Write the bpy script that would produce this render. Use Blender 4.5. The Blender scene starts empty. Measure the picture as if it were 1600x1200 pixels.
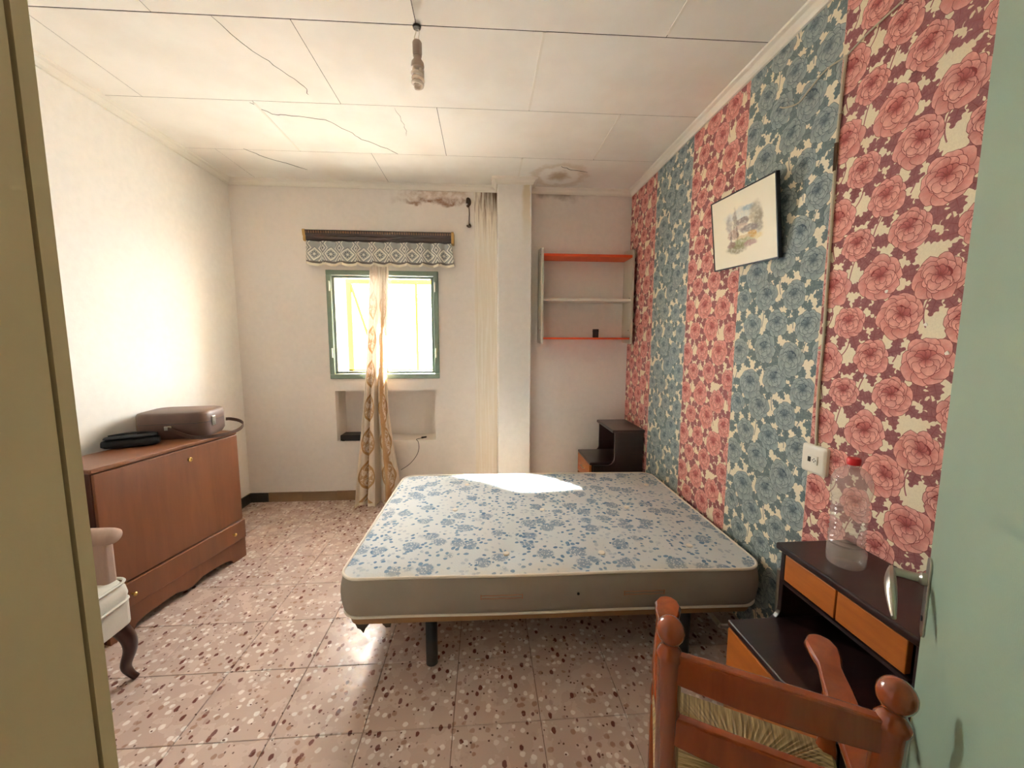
import bpy, bmesh, math, random
from mathutils import Vector, Matrix
random.seed(7)
PI = math.pi
sc = bpy.context.scene
COL = sc.collection

# ------------------------------------------------------------------ camera
F_PX, PITCH, YAW, ROLL, CAM_H = 604.23, 0.1066, 0.0724, 0.0024, 1.45
cd = bpy.data.cameras.new('camera'); cam = bpy.data.objects.new('camera', cd); COL.objects.link(cam)
cd.sensor_fit = 'HORIZONTAL'; cd.sensor_width = 36.0; cd.lens = 36.0 * F_PX / 1600.0
cd.clip_start = 0.02; cd.clip_end = 200
_fw = Vector((math.sin(YAW)*math.cos(PITCH), math.cos(YAW)*math.cos(PITCH), -math.sin(PITCH)))
_r0 = Vector((math.cos(YAW), -math.sin(YAW), 0)); _u0 = _r0.cross(_fw)
_r = math.cos(ROLL)*_r0 + math.sin(ROLL)*_u0; _u = -math.sin(ROLL)*_r0 + math.cos(ROLL)*_u0
cam.matrix_world = Matrix(((_r.x, _u.x, -_fw.x, 0), (_r.y, _u.y, -_fw.y, 0), (_r.z, _u.z, -_fw.z, CAM_H), (0, 0, 0, 1)))
sc.camera = cam

# ------------------------------------------------------------------ world, sun, exposure
sc.view_settings.view_transform = 'Standard'
sc.view_settings.look = 'None'
sc.view_settings.gamma = 1.0
sc.view_settings.use_curve_mapping = False
sc.view_settings.exposure = 0.90
w = bpy.data.worlds.new('hazy_sky'); sc.world = w; w.use_nodes = True
bg = w.node_tree.nodes['Background']
bg.inputs[0].default_value = (0.93, 0.955, 1.0, 1); bg.inputs[1].default_value = 34.0
sd = bpy.data.lights.new('sun', 'SUN'); sun = bpy.data.objects.new('sun', sd); COL.objects.link(sun)
sd.energy = 800.0; sd.angle = math.radians(6.0); sd.color = (1.0, 0.975, 0.95)
sun.rotation_euler = Vector((0.86, -0.78, -1.0)).to_track_quat('-Z', 'Y').to_euler()
pl = bpy.data.lights.new('window_portal', 'AREA'); po = bpy.data.objects.new('window_portal', pl); COL.objects.link(po)
pl.shape = 'RECTANGLE'; pl.size = 0.96; pl.size_y = 0.95; pl.cycles.is_portal = True
po.location = (-0.8825, 3.91, 1.60); po.rotation_euler = (-PI/2, 0, 0)
sc.cycles.max_bounces = 14; sc.cycles.diffuse_bounces = 8; sc.cycles.transparent_max_bounces = 16
sc.cycles.sample_clamp_indirect = 12.0

# ------------------------------------------------------------------ room dimensions (metres, camera at x=y=0)
XL, XR, YB, ZC, ZK = -2.126, 1.337, 3.55, 2.80, 2.759      # walls, ceiling, lower edge of cornice
YN = 0.235                                                  # room face of the near wall
WX0, WX1, WZ0, WZ1 = -1.355, -0.41, 1.133, 2.064            # window opening
NX0, NX1, NZ0, NZ1, NY = -1.335, -0.448, 0.553, 1.014, 3.81 # niche under the window

# ------------------------------------------------------------------ helpers
def c(r, g, b):
    f = lambda v: ((v/255.0)/12.92) if v <= 10.31475 else (((v/255.0)+0.055)/1.055)**2.4
    return (f(r), f(g), f(b), 1.0)

class T:
    """small builder for node materials"""
    def __init__(s, name):
        s.m = bpy.data.materials.new(name); s.m.use_nodes = True
        s.t = s.m.node_tree; s.N = s.t.nodes; s.b = s.N['Principled BSDF']; s.out = s.N['Material Output']
    def n(s, typ, **kw):
        x = s.N.new(typ)
        for k, v in kw.items(): setattr(x, k, v)
        return x
    def put(s, val, sock):
        if isinstance(val, bpy.types.NodeSocket): s.t.links.new(val, sock)
        elif val is not None:
            if hasattr(sock.default_value, '__len__') and not hasattr(val, '__len__'): val = (val,)*len(sock.default_value)
            sock.default_value = val
    def math(s, op, a, b=None, cc=None, clamp=False):
        x = s.n('ShaderNodeMath', operation=op, use_clamp=clamp)
        s.put(a, x.inputs[0]); s.put(b, x.inputs[1]); s.put(cc, x.inputs[2]); return x.outputs[0]
    def mix(s, f, a, b, blend='MIX'):
        x = s.n('ShaderNodeMix', data_type='RGBA', blend_type=blend)
        s.put(f, x.inputs[0]); s.put(a, x.inputs[6]); s.put(b, x.inputs[7]); return x.outputs[2]
    def noise(s, vec, scale, detail=3, rough=.55, dist=0):
        x = s.n('ShaderNodeTexNoise'); s.put(vec, x.inputs['Vector']); s.put(scale, x.inputs['Scale'])
        s.put(detail, x.inputs['Detail']); s.put(rough, x.inputs['Roughness']); s.put(dist, x.inputs['Distortion'])
        return x
    def vor(s, vec, scale, feature='F1', rand=1.0):
        x = s.n('ShaderNodeTexVoronoi', feature=feature); s.put(vec, x.inputs['Vector']); s.put(scale, x.inputs['Scale'])
        s.put(rand, x.inputs['Randomness']); return x
    def ramp(s, f, stops, interp='LINEAR'):
        x = s.n('ShaderNodeValToRGB'); x.color_ramp.interpolation = interp; e = x.color_ramp.elements
        while len(e) < len(stops): e.new(0.5)
        for el, (p, col) in zip(e, stops): el.position = p; el.color = col
        s.put(f, x.inputs[0]); return x.outputs[0]
    def step(s, v, a, b, lo=0.0, hi=1.0):
        x = s.n('ShaderNodeMapRange', interpolation_type='SMOOTHSTEP')
        s.put(v, x.inputs[0]); s.put(a, x.inputs[1]); s.put(b, x.inputs[2]); s.put(lo, x.inputs[3]); s.put(hi, x.inputs[4]); return x.outputs[0]
    def pos(s): return s.n('ShaderNodeNewGeometry').outputs['Position']
    def obj(s): return s.n('ShaderNodeTexCoord').outputs['Object']
    def uv(s): return s.n('ShaderNodeTexCoord').outputs['UV']
    def mapv(s, vec, scale=(1, 1, 1), rot=(0, 0, 0), loc=(0, 0, 0)):
        x = s.n('ShaderNodeMapping'); s.put(vec, x.inputs[0]); x.inputs[1].default_value = loc
        x.inputs[2].default_value = rot; x.inputs[3].default_value = scale; return x.outputs[0]
    def sep(s, vec):
        x = s.n('ShaderNodeSeparateXYZ'); s.put(vec, x.inputs[0]); return x.outputs
    def comb(s, a, b, cc=0.0):
        x = s.n('ShaderNodeCombineXYZ'); s.put(a, x.inputs[0]); s.put(b, x.inputs[1]); s.put(cc, x.inputs[2]); return x.outputs[0]
    def bump(s, h, strength=.3, dist=.002):
        x = s.n('ShaderNodeBump'); s.put(h, x.inputs['Height']); x.inputs['Strength'].default_value = strength
        x.inputs['Distance'].default_value = dist; s.t.links.new(x.outputs[0], s.b.inputs['Normal'])
    def fin(s, col=None, rough=None, metal=None, spec=None, coat=None):
        s.put(col, s.b.inputs['Base Color']); s.put(rough, s.b.inputs['Roughness']); s.put(metal, s.b.inputs['Metallic'])
        s.put(spec, s.b.inputs['Specular IOR Level']); s.put(coat, s.b.inputs['Coat Weight']); return s.m

def plain(name, col, rough=.6, var=.08, scale=9, bump=0.0, bscale=120, metal=0, spec=.5, coat=0):
    t = T(name); o = t.obj()
    nz = t.noise(o, scale, 4).outputs[0]
    lo = tuple(v*(1-var*1.6) for v in col[:3])+(1,); hi = tuple(min(1, v*(1+var)) for v in col[:3])+(1,)
    cc = t.mix(nz, lo, hi)
    if bump: t.bump(t.noise(o, bscale, 3).outputs[0], bump, .002)
    return t.fin(cc, rough, metal, spec, coat)

def wood(name, dark, light, rough=.4, stretch=(1, 12, 12), scale=3.0, coat=0.0, bump=.08):
    t = T(name); o = t.mapv(t.obj(), stretch)
    n1 = t.noise(o, scale, 6, .6, .6).outputs[0]; n2 = t.noise(t.obj(), 2.5, 3).outputs[0]
    f = t.math('ADD', t.math('MULTIPLY', n1, .75), t.math('MULTIPLY', n2, .3))
    cc = t.ramp(f, [(.3, dark), (.72, light)])
    if bump: t.bump(n1, bump, .001)
    return t.fin(cc, rough, coat=coat)

class MB:
    """collects geometry for ONE mesh object"""
    def __init__(s): s.v = []; s.f = []; s.mi = []; s.uv = {}; s.cur = 0
    def add(s, vs, fs):
        o = len(s.v); s.v += [tuple(p) for p in vs]
        for f in fs: s.f.append(tuple(i+o for i in f)); s.mi.append(s.cur)
        return s
    def box(s, x0, y0, z0, x1, y1, z1, M=None):
        vs = [Vector(p) for p in ((x0,y0,z0),(x1,y0,z0),(x1,y1,z0),(x0,y1,z0),(x0,y0,z1),(x1,y0,z1),(x1,y1,z1),(x0,y1,z1))]
        if M is not None: vs = [M @ p for p in vs]
        return s.add(vs, [(0,3,2,1),(4,5,6,7),(0,1,5,4),(1,2,6,5),(2,3,7,6),(3,0,4,7)])
    def rings(s, rs, closed=True, cap0=True, cap1=True):
        n = len(rs[0]); vs = [p for r in rs for p in r]; fs = []
        for i in range(len(rs)-1):
            for j in range(n if closed else n-1):
                k = (j+1) % n; fs.append((i*n+j, i*n+k, (i+1)*n+k, (i+1)*n+j))
        if closed and cap0: fs.append(tuple(range(n-1, -1, -1)))
        if closed and cap1: fs.append(tuple(range((len(rs)-1)*n, len(rs)*n)))
        return s.add(vs, fs)
    def tube(s, pts, r, n=8, flat=None, caps=True):
        pts = [Vector(p) for p in pts]; rr = r if hasattr(r, '__len__') else [r]*len(pts)
        rs = []; prev = None
        for i, p in enumerate(pts):
            d = (pts[min(i+1, len(pts)-1)] - pts[max(i-1, 0)]).normalized()
            if prev is None:
                a = Vector((0, 0, 1)) if abs(d.z) < .9 else Vector((1, 0, 0)); u = d.cross(a).normalized()
            else: u = (prev - d*prev.dot(d)).normalized()
            prev = u; v = d.cross(u)
            fl = 1.0 if flat is None else flat
            rs.append([p + rr[i]*(math.cos(2*PI*k/n)*u + fl*math.sin(2*PI*k/n)*v) for k in range(n)])
        return s.rings(rs, True, caps, caps)
    def lathe(s, prof, n=20, ctr=(0, 0, 0), M=None):
        rs = []
        for r, z in prof:
            ring = [Vector((r*math.cos(2*PI*k/n), r*math.sin(2*PI*k/n), z)) for k in range(n)]
            if M is not None: ring = [M @ p for p in ring]
            rs.append([p + Vector(ctr) for p in ring])
        return s.rings(rs)
    def prism(s, poly, axis, a, b):
        def P(p, t): return {'x': (t, p[0], p[1]), 'y': (p[0], t, p[1]), 'z': (p[0], p[1], t)}[axis]
        return s.rings([[P(p, a) for p in poly], [P(p, b) for p in poly]])
    def grid(s, fn, nu, nv, uvfn=None):
        o = len(s.v); vs = [fn(i/nu, j/nv) for j in range(nv+1) for i in range(nu+1)]
        fs = [(j*(nu+1)+i, j*(nu+1)+i+1, (j+1)*(nu+1)+i+1, (j+1)*(nu+1)+i) for j in range(nv) for i in range(nu)]
        if uvfn:
            for j in range(nv+1):
                for i in range(nu+1): s.uv[o+j*(nu+1)+i] = uvfn(i/nu, j/nv)
        return s.add(vs, fs)
    def mesh(s, name, mats, smooth=False, recalc=True):
        me = bpy.data.meshes.new(name); me.from_pydata(s.v, [], s.f)
        for m in (mats if isinstance(mats, (list, tuple)) else [mats]): me.materials.append(m)
        me.polygons.foreach_set('material_index', s.mi)
        if s.uv:
            L = me.uv_layers.new(name='UVMap')
            for l in me.loops: L.data[l.index].uv = s.uv.get(l.vertex_index, (0, 0))
        if recalc:
            bm = bmesh.new(); bm.from_mesh(me); bmesh.ops.recalc_face_normals(bm, faces=bm.faces); bm.to_mesh(me); bm.free()
        if smooth: me.polygons.foreach_set('use_smooth', [True]*len(me.polygons))
        me.update(); return me
    def build(s, name, mats, parent=None, smooth=False, bevel=0.0, seg=2, recalc=True, sub=0):
        o = bpy.data.objects.new(name, s.mesh(name, mats, smooth, recalc)); COL.objects.link(o)
        if parent is not None: o.parent = parent
        if bevel:
            b = o.modifiers.new('bevel', 'BEVEL'); b.width = bevel; b.segments = seg; b.limit_method = 'ANGLE'; b.angle_limit = math.radians(40)
        if sub:
            m = o.modifiers.new('sub', 'SUBSURF'); m.levels = sub; m.render_levels = sub
        if smooth and not sub:
            try: o.data.set_sharp_from_angle(angle=math.radians(42))
            except Exception: pass
        return o

def tag(o, label=None, cat=None, group=None, kind=None):
    if label: o['label'] = label
    if cat: o['category'] = cat
    if group: o['group'] = group
    if kind: o['kind'] = kind
    return o
def empty(name, loc=(0, 0, 0), rz=0.0, label=None, cat=None, kind=None, group=None):
    o = bpy.data.objects.new(name, None); COL.objects.link(o); o.location = loc; o.rotation_euler = (0, 0, rz)
    o.empty_display_size = .1
    return tag(o, label, cat, group, kind)
def struct(o, label, cat): return tag(o, label, cat, kind='structure')
def rrect(x0, y0, x1, y1, r, n=8):
    pts = []
    for cx, cy, a in ((x1-r, y0+r, -90), (x1-r, y1-r, 0), (x0+r, y1-r, 90), (x0+r, y0+r, 180)):
        for k in range(n+1):
            t = math.radians(a+90*k/n); pts.append((cx+r*math.cos(t), cy+r*math.sin(t)))
    return pts

# ------------------------------------------------------------------ materials
def m_plaster(name, base, stain=None):
    t = T(name); p = t.pos()
    n1 = t.noise(p, 1.1, 4).outputs[0]; n2 = t.noise(p, 26, 4).outputs[0]
    f = t.math('ADD', t.math('MULTIPLY', n1, .6), t.math('MULTIPLY', n2, .4))
    lo = tuple(v*.93 for v in base[:3])+(1,)
    cc = t.mix(t.step(f, .3, .65), lo, base)
    if stain: cc = stain(t, p, cc)
    t.bump(t.noise(p, 60, 4).outputs[0], .25, .003)
    return t.fin(cc, .85, spec=.2)

def back_stain(t, p, cc):
    x, y, z = t.sep(p)
    wob = t.math('MULTIPLY', t.math('SUBTRACT', t.noise(p, 9, 4).outputs[0], .5), .16)
    zz = t.math('ADD', z, wob)
    inx = t.math('MULTIPLY', t.step(x, -.85, -.55), t.step(x, -.16, -.10, 1, 0))
    band = t.math('MULTIPLY', t.step(zz, 2.655, 2.72), inx)
    edge = t.math('MULTIPLY', t.math('MULTIPLY', t.step(zz, 2.635, 2.665), t.step(zz, 2.665, 2.70, 1, 0)), inx)
    cc = t.mix(t.math('MULTIPLY', band, t.step(t.noise(p, 22, 4).outputs[0], .35, .65, .05, .5)), cc, c(168, 128, 86))
    cc = t.mix(t.math('MULTIPLY', edge, t.step(t.noise(p, 15, 3).outputs[0], .3, .6, .2, .9)), cc, c(136, 92, 54))
    # flaking yellowish strip beside the pillar, with dark drips from the top
    strip = t.math('MULTIPLY', t.step(x, -.085, -.075), t.step(x, .15, .16, 1, 0))
    sv = t.mapv(p, (34, 1, 1.2)); st = t.noise(sv, 1.6, 5, .65).outputs[0]
    flake = t.mix(t.step(st, .42, .62), c(226, 214, 192), c(240, 233, 220))
    cc = t.mix(t.math('MULTIPLY', strip, .6), cc, flake)
    drip = t.math('MULTIPLY', t.math('MULTIPLY', strip, t.step(z, 2.25, 2.78)), t.step(t.noise(sv, 2.4, 4, .6).outputs[0], .5, .62))
    cc = t.mix(t.math('MULTIPLY', drip, .9), cc, c(112, 70, 34))
    core = t.math('MULTIPLY', t.math('MULTIPLY', t.step(x, -.02, .03), t.step(x, .10, .15, 1, 0)), t.step(zz, 2.52, 2.74))
    cc = t.mix(t.math('MULTIPLY', core, t.step(st, .35, .6, .95, .35)), cc, c(84, 50, 26))
    # mould line under the cornice to the right of the pillar
    r2 = t.math('MULTIPLY', t.math('MULTIPLY', t.step(x, .45, .5), t.step(x, .75, 1.0, 1, 0)), t.step(zz, 2.70, 2.78))
    return t.mix(t.math('MULTIPLY', r2, .6), cc, c(120, 96, 62))
def pillar_stain(t, p, cc):
    x, y, z = t.sep(p)
    wob = t.math('MULTIPLY', t.math('SUBTRACT', t.noise(p, 8, 3).outputs[0], .5), .05)
    xx = t.math('ADD', x, wob)
    m = t.math('MULTIPLY', t.math('MULTIPLY', t.step(xx, .31, .345), t.step(xx, .385, .40, 1, 0)), t.step(z, 2.2, 2.75))
    return t.mix(t.math('MULTIPLY', m, .6), cc, c(205, 180, 128))

M_WALL_L = m_plaster('plaster_cream', c(243, 239, 232))
M_WALL_B = m_plaster('plaster_stained', c(236, 228, 220), back_stain)
M_PILLAR = m_plaster('plaster_pillar', c(240, 236, 230), pillar_stain)
M_NICHE = M_WALL_B
M_CORN = plain('cornice_white', c(238, 232, 220), .7, .05, 5)
M_DARKGAP = plain('dark_gap', c(44, 34, 28), .9)
M_HALL = plain('hall_plaster', c(200, 190, 165), .9)

def m_ceiling():
    t = T('ceiling_board'); p = t.pos(); x, y, z = t.sep(p)
    n = t.noise(p, 1.6, 4).outputs[0]
    cc = t.mix(t.step(n, .35, .65), c(234, 228, 218), c(244, 240, 232))
    # brown damp mark near the pillar
    d = t.n('ShaderNodeVectorMath', operation='DISTANCE'); t.put(p, d.inputs[0]); d.inputs[1].default_value = (.62, 3.28, 2.8)
    dd = t.math('ADD', d.outputs['Value'], t.math('MULTIPLY', t.noise(p, 14, 4).outputs[0], .16))
    cc = t.mix(t.step(dd, .10, .20, .7, 0), cc, c(176, 142, 92))
    ring = t.math('MULTIPLY', t.step(dd, .22, .27), t.step(dd, .27, .34, 1, 0))
    cc = t.mix(t.math('MULTIPLY', ring, .35), cc, c(190, 160, 110))
    t.bump(t.noise(p, 45, 3).outputs[0], .12, .002)
    return t.fin(cc, .75, spec=.3)
M_CEIL = m_ceiling()

def m_terrazzo():
    t = T('terrazzo'); p = t.pos(); x, y, z = t.sep(p)
    flat = t.comb(x, y, 0.0)
    dist = t.n('ShaderNodeVectorMath', operation='ADD'); t.put(flat, dist.inputs[0])
    nz = t.noise(flat, 40, 2); sc_ = t.n('ShaderNodeVectorMath', operation='SCALE'); t.put(nz.outputs[1], sc_.inputs[0]); sc_.inputs[3].default_value = .012
    t.put(sc_.outputs[0], dist.inputs[1]); v = dist.outputs[0]
    rnd = t.n('ShaderNodeObjectInfo').outputs['Random']
    base = t.mix(t.noise(flat, 3, 3).outputs[0], c(184, 158, 146), c(208, 186, 174))
    base = t.mix(t.math('MULTIPLY', rnd, .3), base, c(188, 166, 150))
    # pale chips
    v1 = t.vor(v, 34); pale = t.step(v1.outputs['Distance'], .30, .42, 1, 0)
    pr = t.sep(v1.outputs['Color'])
    cc = t.mix(t.math('MULTIPLY', pale, t.step(pr[0], .45, .55)), base, c(228, 218, 210))
    cc = t.mix(t.math('MULTIPLY', pale, t.step(pr[1], .78, .84)), cc, c(166, 134, 116))
    # dark reddish-brown chips
    v2 = t.vor(t.mapv(v, (1.25, .8, 1), (0, 0, .6)), 26); dk = t.step(v2.outputs['Distance'], .24, .31, 1, 0)
    dr = t.sep(v2.outputs['Color'])
    cc = t.mix(t.math('MULTIPLY', dk, t.step(dr[0], .62, .66)), cc, c(112, 66, 56))
    v3 = t.vor(v, 62); cc = t.mix(t.math('MULTIPLY', t.step(v3.outputs['Distance'], .2, .3, 1, 0), t.step(t.sep(v3.outputs['Color'])[0], .8, .85)), cc, c(104, 74, 62))
    # worn dirty blotches
    dirt = t.step(t.noise(flat, 5.5, 5, .65).outputs[0], .62, .74)
    cc = t.mix(t.math('MULTIPLY', dirt, .35), cc, c(130, 104, 84))
    t.bump(t.math('ADD', v1.outputs['Distance'], t.noise(flat, 30, 3).outputs[0]), .10, .002)
    rg = t.step(t.noise(flat, 12, 3).outputs[0], .3, .7, .16, .34)
    return t.fin(cc, rg, spec=.5)
M_TERR = m_terrazzo()
M_GROUT = plain('grout', c(128, 100, 82), .9)
M_BASE_BR = plain('baseboard_brown', c(140, 112, 82), .5, .15, 12)
M_BASE_DK = plain('baseboard_dark', c(48, 40, 34), .4, .1, 12)
M_GREENFR = plain('window_green_paint', c(122, 138, 122), .5, .12, 14)
M_HINGE = plain('hinge_pale', c(210, 214, 200), .4)
M_DOOR = plain('door_green_paint', c(140, 162, 140), .45, .06, 3, bump=.15, bscale=220)
M_JAMB = plain('jamb_olive_paint', c(206, 194, 158), .55, .08, 4, bump=.1, bscale=160)
M_CHROME = plain('worn_chrome', c(200, 196, 184), .28, .05, 12, metal=1)
M_BRASS = plain('brass', c(190, 158, 92), .35, .06, 20, metal=1)
M_BLACK = plain('black_metal', c(24, 24, 26), .45)
M_CABLE = plain('old_cable', c(196, 186, 160), .6, .1, 30)
M_WIRE = plain('dark_wire', c(60, 52, 44), .6)
M_WHITEPL = plain('white_plastic', c(236, 230, 214), .35, .03)
M_BLACKPL = plain('black_plastic', c(22, 20, 22), .4)

def m_glass():
    t = T('window_glass'); tr = t.n('ShaderNodeBsdfTransparent'); tr.inputs[0].default_value = (.96, .98, .97, 1)
    gl = t.n('ShaderNodeBsdfGlossy'); gl.inputs['Roughness'].default_value = .02
    fr = t.n('ShaderNodeFresnel'); bf = t.n('ShaderNodeNewGeometry').outputs['Backfacing']; mx = t.n('ShaderNodeMixShader')
    t.put(t.math('SUBTRACT', 1.45, t.math('MULTIPLY', bf, 1.45-1/1.45)), fr.inputs[0])     # a thin sheet: no total reflection from inside
    t.put(fr.outputs[0], mx.inputs[0]); t.put(tr.outputs[0], mx.inputs[1]); t.put(gl.outputs[0], mx.inputs[2]); t.put(mx.outputs[0], t.out.inputs[0])
    return t.m
M_GLASS = m_glass()
def m_pet():
    t = T('clear_plastic'); tr = t.n('ShaderNodeBsdfTransparent'); tr.inputs[0].default_value = (.985, .98, .97, 1)
    gl = t.n('ShaderNodeBsdfGlossy'); gl.inputs['Roughness'].default_value = .10
    df = t.n('ShaderNodeBsdfDiffuse'); df.inputs[0].default_value = c(240, 236, 230)
    fr = t.n('ShaderNodeFresnel'); bf = t.n('ShaderNodeNewGeometry').outputs['Backfacing']; t.put(t.math('SUBTRACT', 1.5, t.math('MULTIPLY', bf, 1.5-1/1.5)), fr.inputs[0]); mx = t.n('ShaderNodeMixShader'); m2 = t.n('ShaderNodeMixShader')
    m2.inputs[0].default_value = .17; t.put(tr.outputs[0], m2.inputs[1]); t.put(df.outputs[0], m2.inputs[2])
    t.put(fr.outputs[0], mx.inputs[0]); t.put(m2.outputs[0], mx.inputs[1]); t.put(gl.outputs[0], mx.inputs[2])
    bp = t.n('ShaderNodeBump'); bp.inputs['Strength'].default_value = .5; bp.inputs['Distance'].default_value = .006
    t.put(t.noise(t.obj(), 38, 3).outputs[0], bp.inputs['Height']); t.put(bp.outputs[0], gl.inputs['Normal'])
    t.put(mx.outputs[0], t.out.inputs[0]); return t.m
M_PET = m_pet()

# ------------------------------------------------------------------ floor (tiles one by one)
mb = MB(); mb.box(XL-.12, -1.4, -.12, XR+.12, YB+.05, -.006)
floor = struct(mb.build('floor', M_GROUT), 'terrazzo tiled floor of the room', 'floor')
TX, TY, GX, GY = .3356, .3145, -1.131, 1.335
tile_cache = {}
def tile_mesh(wd, ln):
    k = (round(wd, 3), round(ln, 3))
    if k not in tile_cache:
        m = MB(); b = .0015; wd_, ln_ = wd/2-.0012, ln/2-.0012
        m.rings([[(-wd_, -ln_, -.006), (wd_, -ln_, -.006), (wd_, ln_, -.006), (-wd_, ln_, -.006)],
                 [(-wd_, -ln_, -b), (wd_, -ln_, -b), (wd_, ln_, -b), (-wd_, ln_, -b)],
                 [(-wd_+b, -ln_+b, 0), (wd_-b, -ln_+b, 0), (wd_-b, ln_-b, 0), (-wd_+b, ln_-b, 0)]], True, False, True)
        tile_cache[k] = m.mesh('floor_tile', M_TERR)
    return tile_cache[k]
xs = sorted({XL, XR} | {GX+TX*k for k in range(-6, 12) if XL+.01 < GX+TX*k < XR-.01})
ys = sorted({-.9, YB} | {GY+TY*k for k in range(-12, 12) if -.89 < GY+TY*k < YB-.01})
for i in range(len(xs)-1):
    for j in range(len(ys)-1):
        o = bpy.data.objects.new('floor_tile', tile_mesh(xs[i+1]-xs[i], ys[j+1]-ys[j])); COL.objects.link(o)
        o.parent = floor; o.location = ((xs[i]+xs[i+1])/2, (ys[j]+ys[j+1])/2, random.uniform(-.0006, .0))

# ------------------------------------------------------------------ walls
struct(MB().box(XL-.12, YN-.12, -.01, XL, YB+.2, 2.96).build('wall_left', M_WALL_L), 'bare cream plaster wall beside the brown cabinet', 'wall')
wall_right = struct(MB().box(XR, YN-.12, -.01, XR+.12, YB+.2, 2.96).build('wall_right', plain('paper_cream_wall', c(222, 202, 166), .85)), 'wall papered in red and blue-green floral stripes', 'wall')
mb = MB()
cx = [XL-.12, WX0, NX0, NX1, WX1, XR+.12]; cz = [-.01, NZ0, NZ1, WZ0, WZ1, 2.96]
for i in range(5):
    for j in range(5):
        if 1 <= i <= 3 and j == 3: continue
        y0 = NY if (i == 2 and j == 1) else YB
        mb.box(cx[i], y0, cz[j], cx[i+1], YB+.35, cz[j+1])
wall_back = struct(mb.build('wall_back', M_WALL_B), 'stained plaster wall with the window and a recess below it', 'wall')
mb = MB(); PX0, PX1, PY = .122, .405, 3.36
mb.box(PX0, PY, 0, PX1, YB, ZC); mb.build('pillar', M_PILLAR, wall_back, bevel=.004)['label'] = 'plastered white pillar standing out from the wall'
# near wall with the doorway, and the dim hall behind the camera
DX0, DX1 = -.238, .44
mb = MB(); mb.box(XL-.12, YN-.12, -.01, DX0-.03, YN, 2.96); mb.box(DX1+.03, YN-.12, -.01, XR+.12, YN, 2.96); mb.box(DX0-.03, YN-.12, 2.16, DX1+.03, YN, 2.96)
struct(mb.build('wall_front', M_WALL_L), 'plaster wall that holds the doorway', 'wall')
mb = MB(); mb.box(-1.5, -1.5, -.01, 1.5, -1.4, 2.96); mb.box(-1.5, -1.5, -.01, -1.4, YN-.12, 2.96); mb.box(1.4, -1.5, -.01, 1.5, YN-.12, 2.96); mb.box(-1.5, -1.5, 2.75, 1.5, YN-.12, 2.85)
struct(mb.build('wall_hall', M_HALL), 'plain walls of the dim hall outside the doorway', 'wall')

hl = empty('jamb_fill_lamp', (1.40, -.12, 1.95), 0, 'unseen fill lamp added in the hall to brighten the door frame', 'fill lamp')  # unseen fill lamp, added off to the side to lift the door jamb
MB().lathe([(0, 0), (.11, 0), (.11, -.018), (.095, -.025), (.02, -.025), (.02, -.05), (0, -.05)], 24).build('fill_lamp_base', M_CHROME, hl, smooth=True).rotation_euler = (0, PI/2, 0)
ld = bpy.data.lights.new('jamb_fill_light', 'POINT'); lo_ = bpy.data.objects.new('jamb_fill_light', ld); COL.objects.link(lo_); lo_.parent = hl; lo_.location = (-.14, 0, 0)
ld.energy = 4.5; ld.color = (1.0, .88, .70); ld.shadow_soft_size = .07
# door frame
mb = MB(); mb.box(DX0-.03, YN-.13, 0, DX0, YN-.0054, 2.13); mb.box(DX0-.03, YN-.0025, 0, DX0, YN+.006, 2.13); mb.box(DX0-.11, YN, 0, DX0-.002, YN+.006, 2.2)
mb.box(DX1, YN-.13, 0, DX1+.03, YN, 2.13); mb.box(DX0-.03, YN-.13, 2.13, DX1+.03, YN, 2.16)
struct(mb.build('trim_1', M_JAMB), 'olive painted frame of the doorway with a dark groove', 'door frame')
struct(MB().box(DX0-.028, YN-.006, 0, DX0-.004, YN-.002, 2.13).build('trim_2', M_DARKGAP), 'dark rebate groove in the olive door frame', 'door frame')

# ------------------------------------------------------------------ ceiling boards
ceiling = struct(MB().box(XL-.12, YN-.12, ZC+.0012, XR+.12, YB+.2, ZC+.15).build('ceiling', M_DARKGAP), 'ceiling of cream boards with dark seams', 'ceiling')
rows = [(YN, .68, (-.27, .81)), (.68, 1.26, (-1.88, -.80, .27)), (1.26, 1.835, (-1.36, -.282, .815)), (1.835, 2.42, (-1.88, -.806, .271)), (2.42, 3.0, (-1.294, -.265, .818)), (3.0, YB, (-1.88, -.80, .289))]
skew = lambda x: -.014*(x+.4)
for y0, y1, js in rows:
    e = [XL] + list(js) + [XR]
    for i in range(len(e)-1):
        a, b = e[i]+.0015, e[i+1]-.0015
        g = .0045 if y0 < 2.3 else .003
        lo = lambda x: (y0 if y0 == YN else y0+skew(x)+g); hi = lambda x: (y1 if y1 == YB else y1+skew(x)-.001)
        q = [(a, lo(a)), (b, lo(b)), (b, hi(b)), (a, hi(a))]
        MB().prism(q, 'z', ZC, ZC+.0012).build('ceiling_panel', M_CEIL, ceiling)
for x, y0, y1 in ((.815, 1.27, 1.80), (.271, 1.83, 2.40), (.818, 2.41, 2.96), (.289, 3.0, 3.36), (-1.294, 2.45, 3.0)):
    MB().box(x-.006, y0, ZC-.003, x+.006, y1, ZC+.002).build('joint_strip', M_CORN, ceiling)
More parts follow.
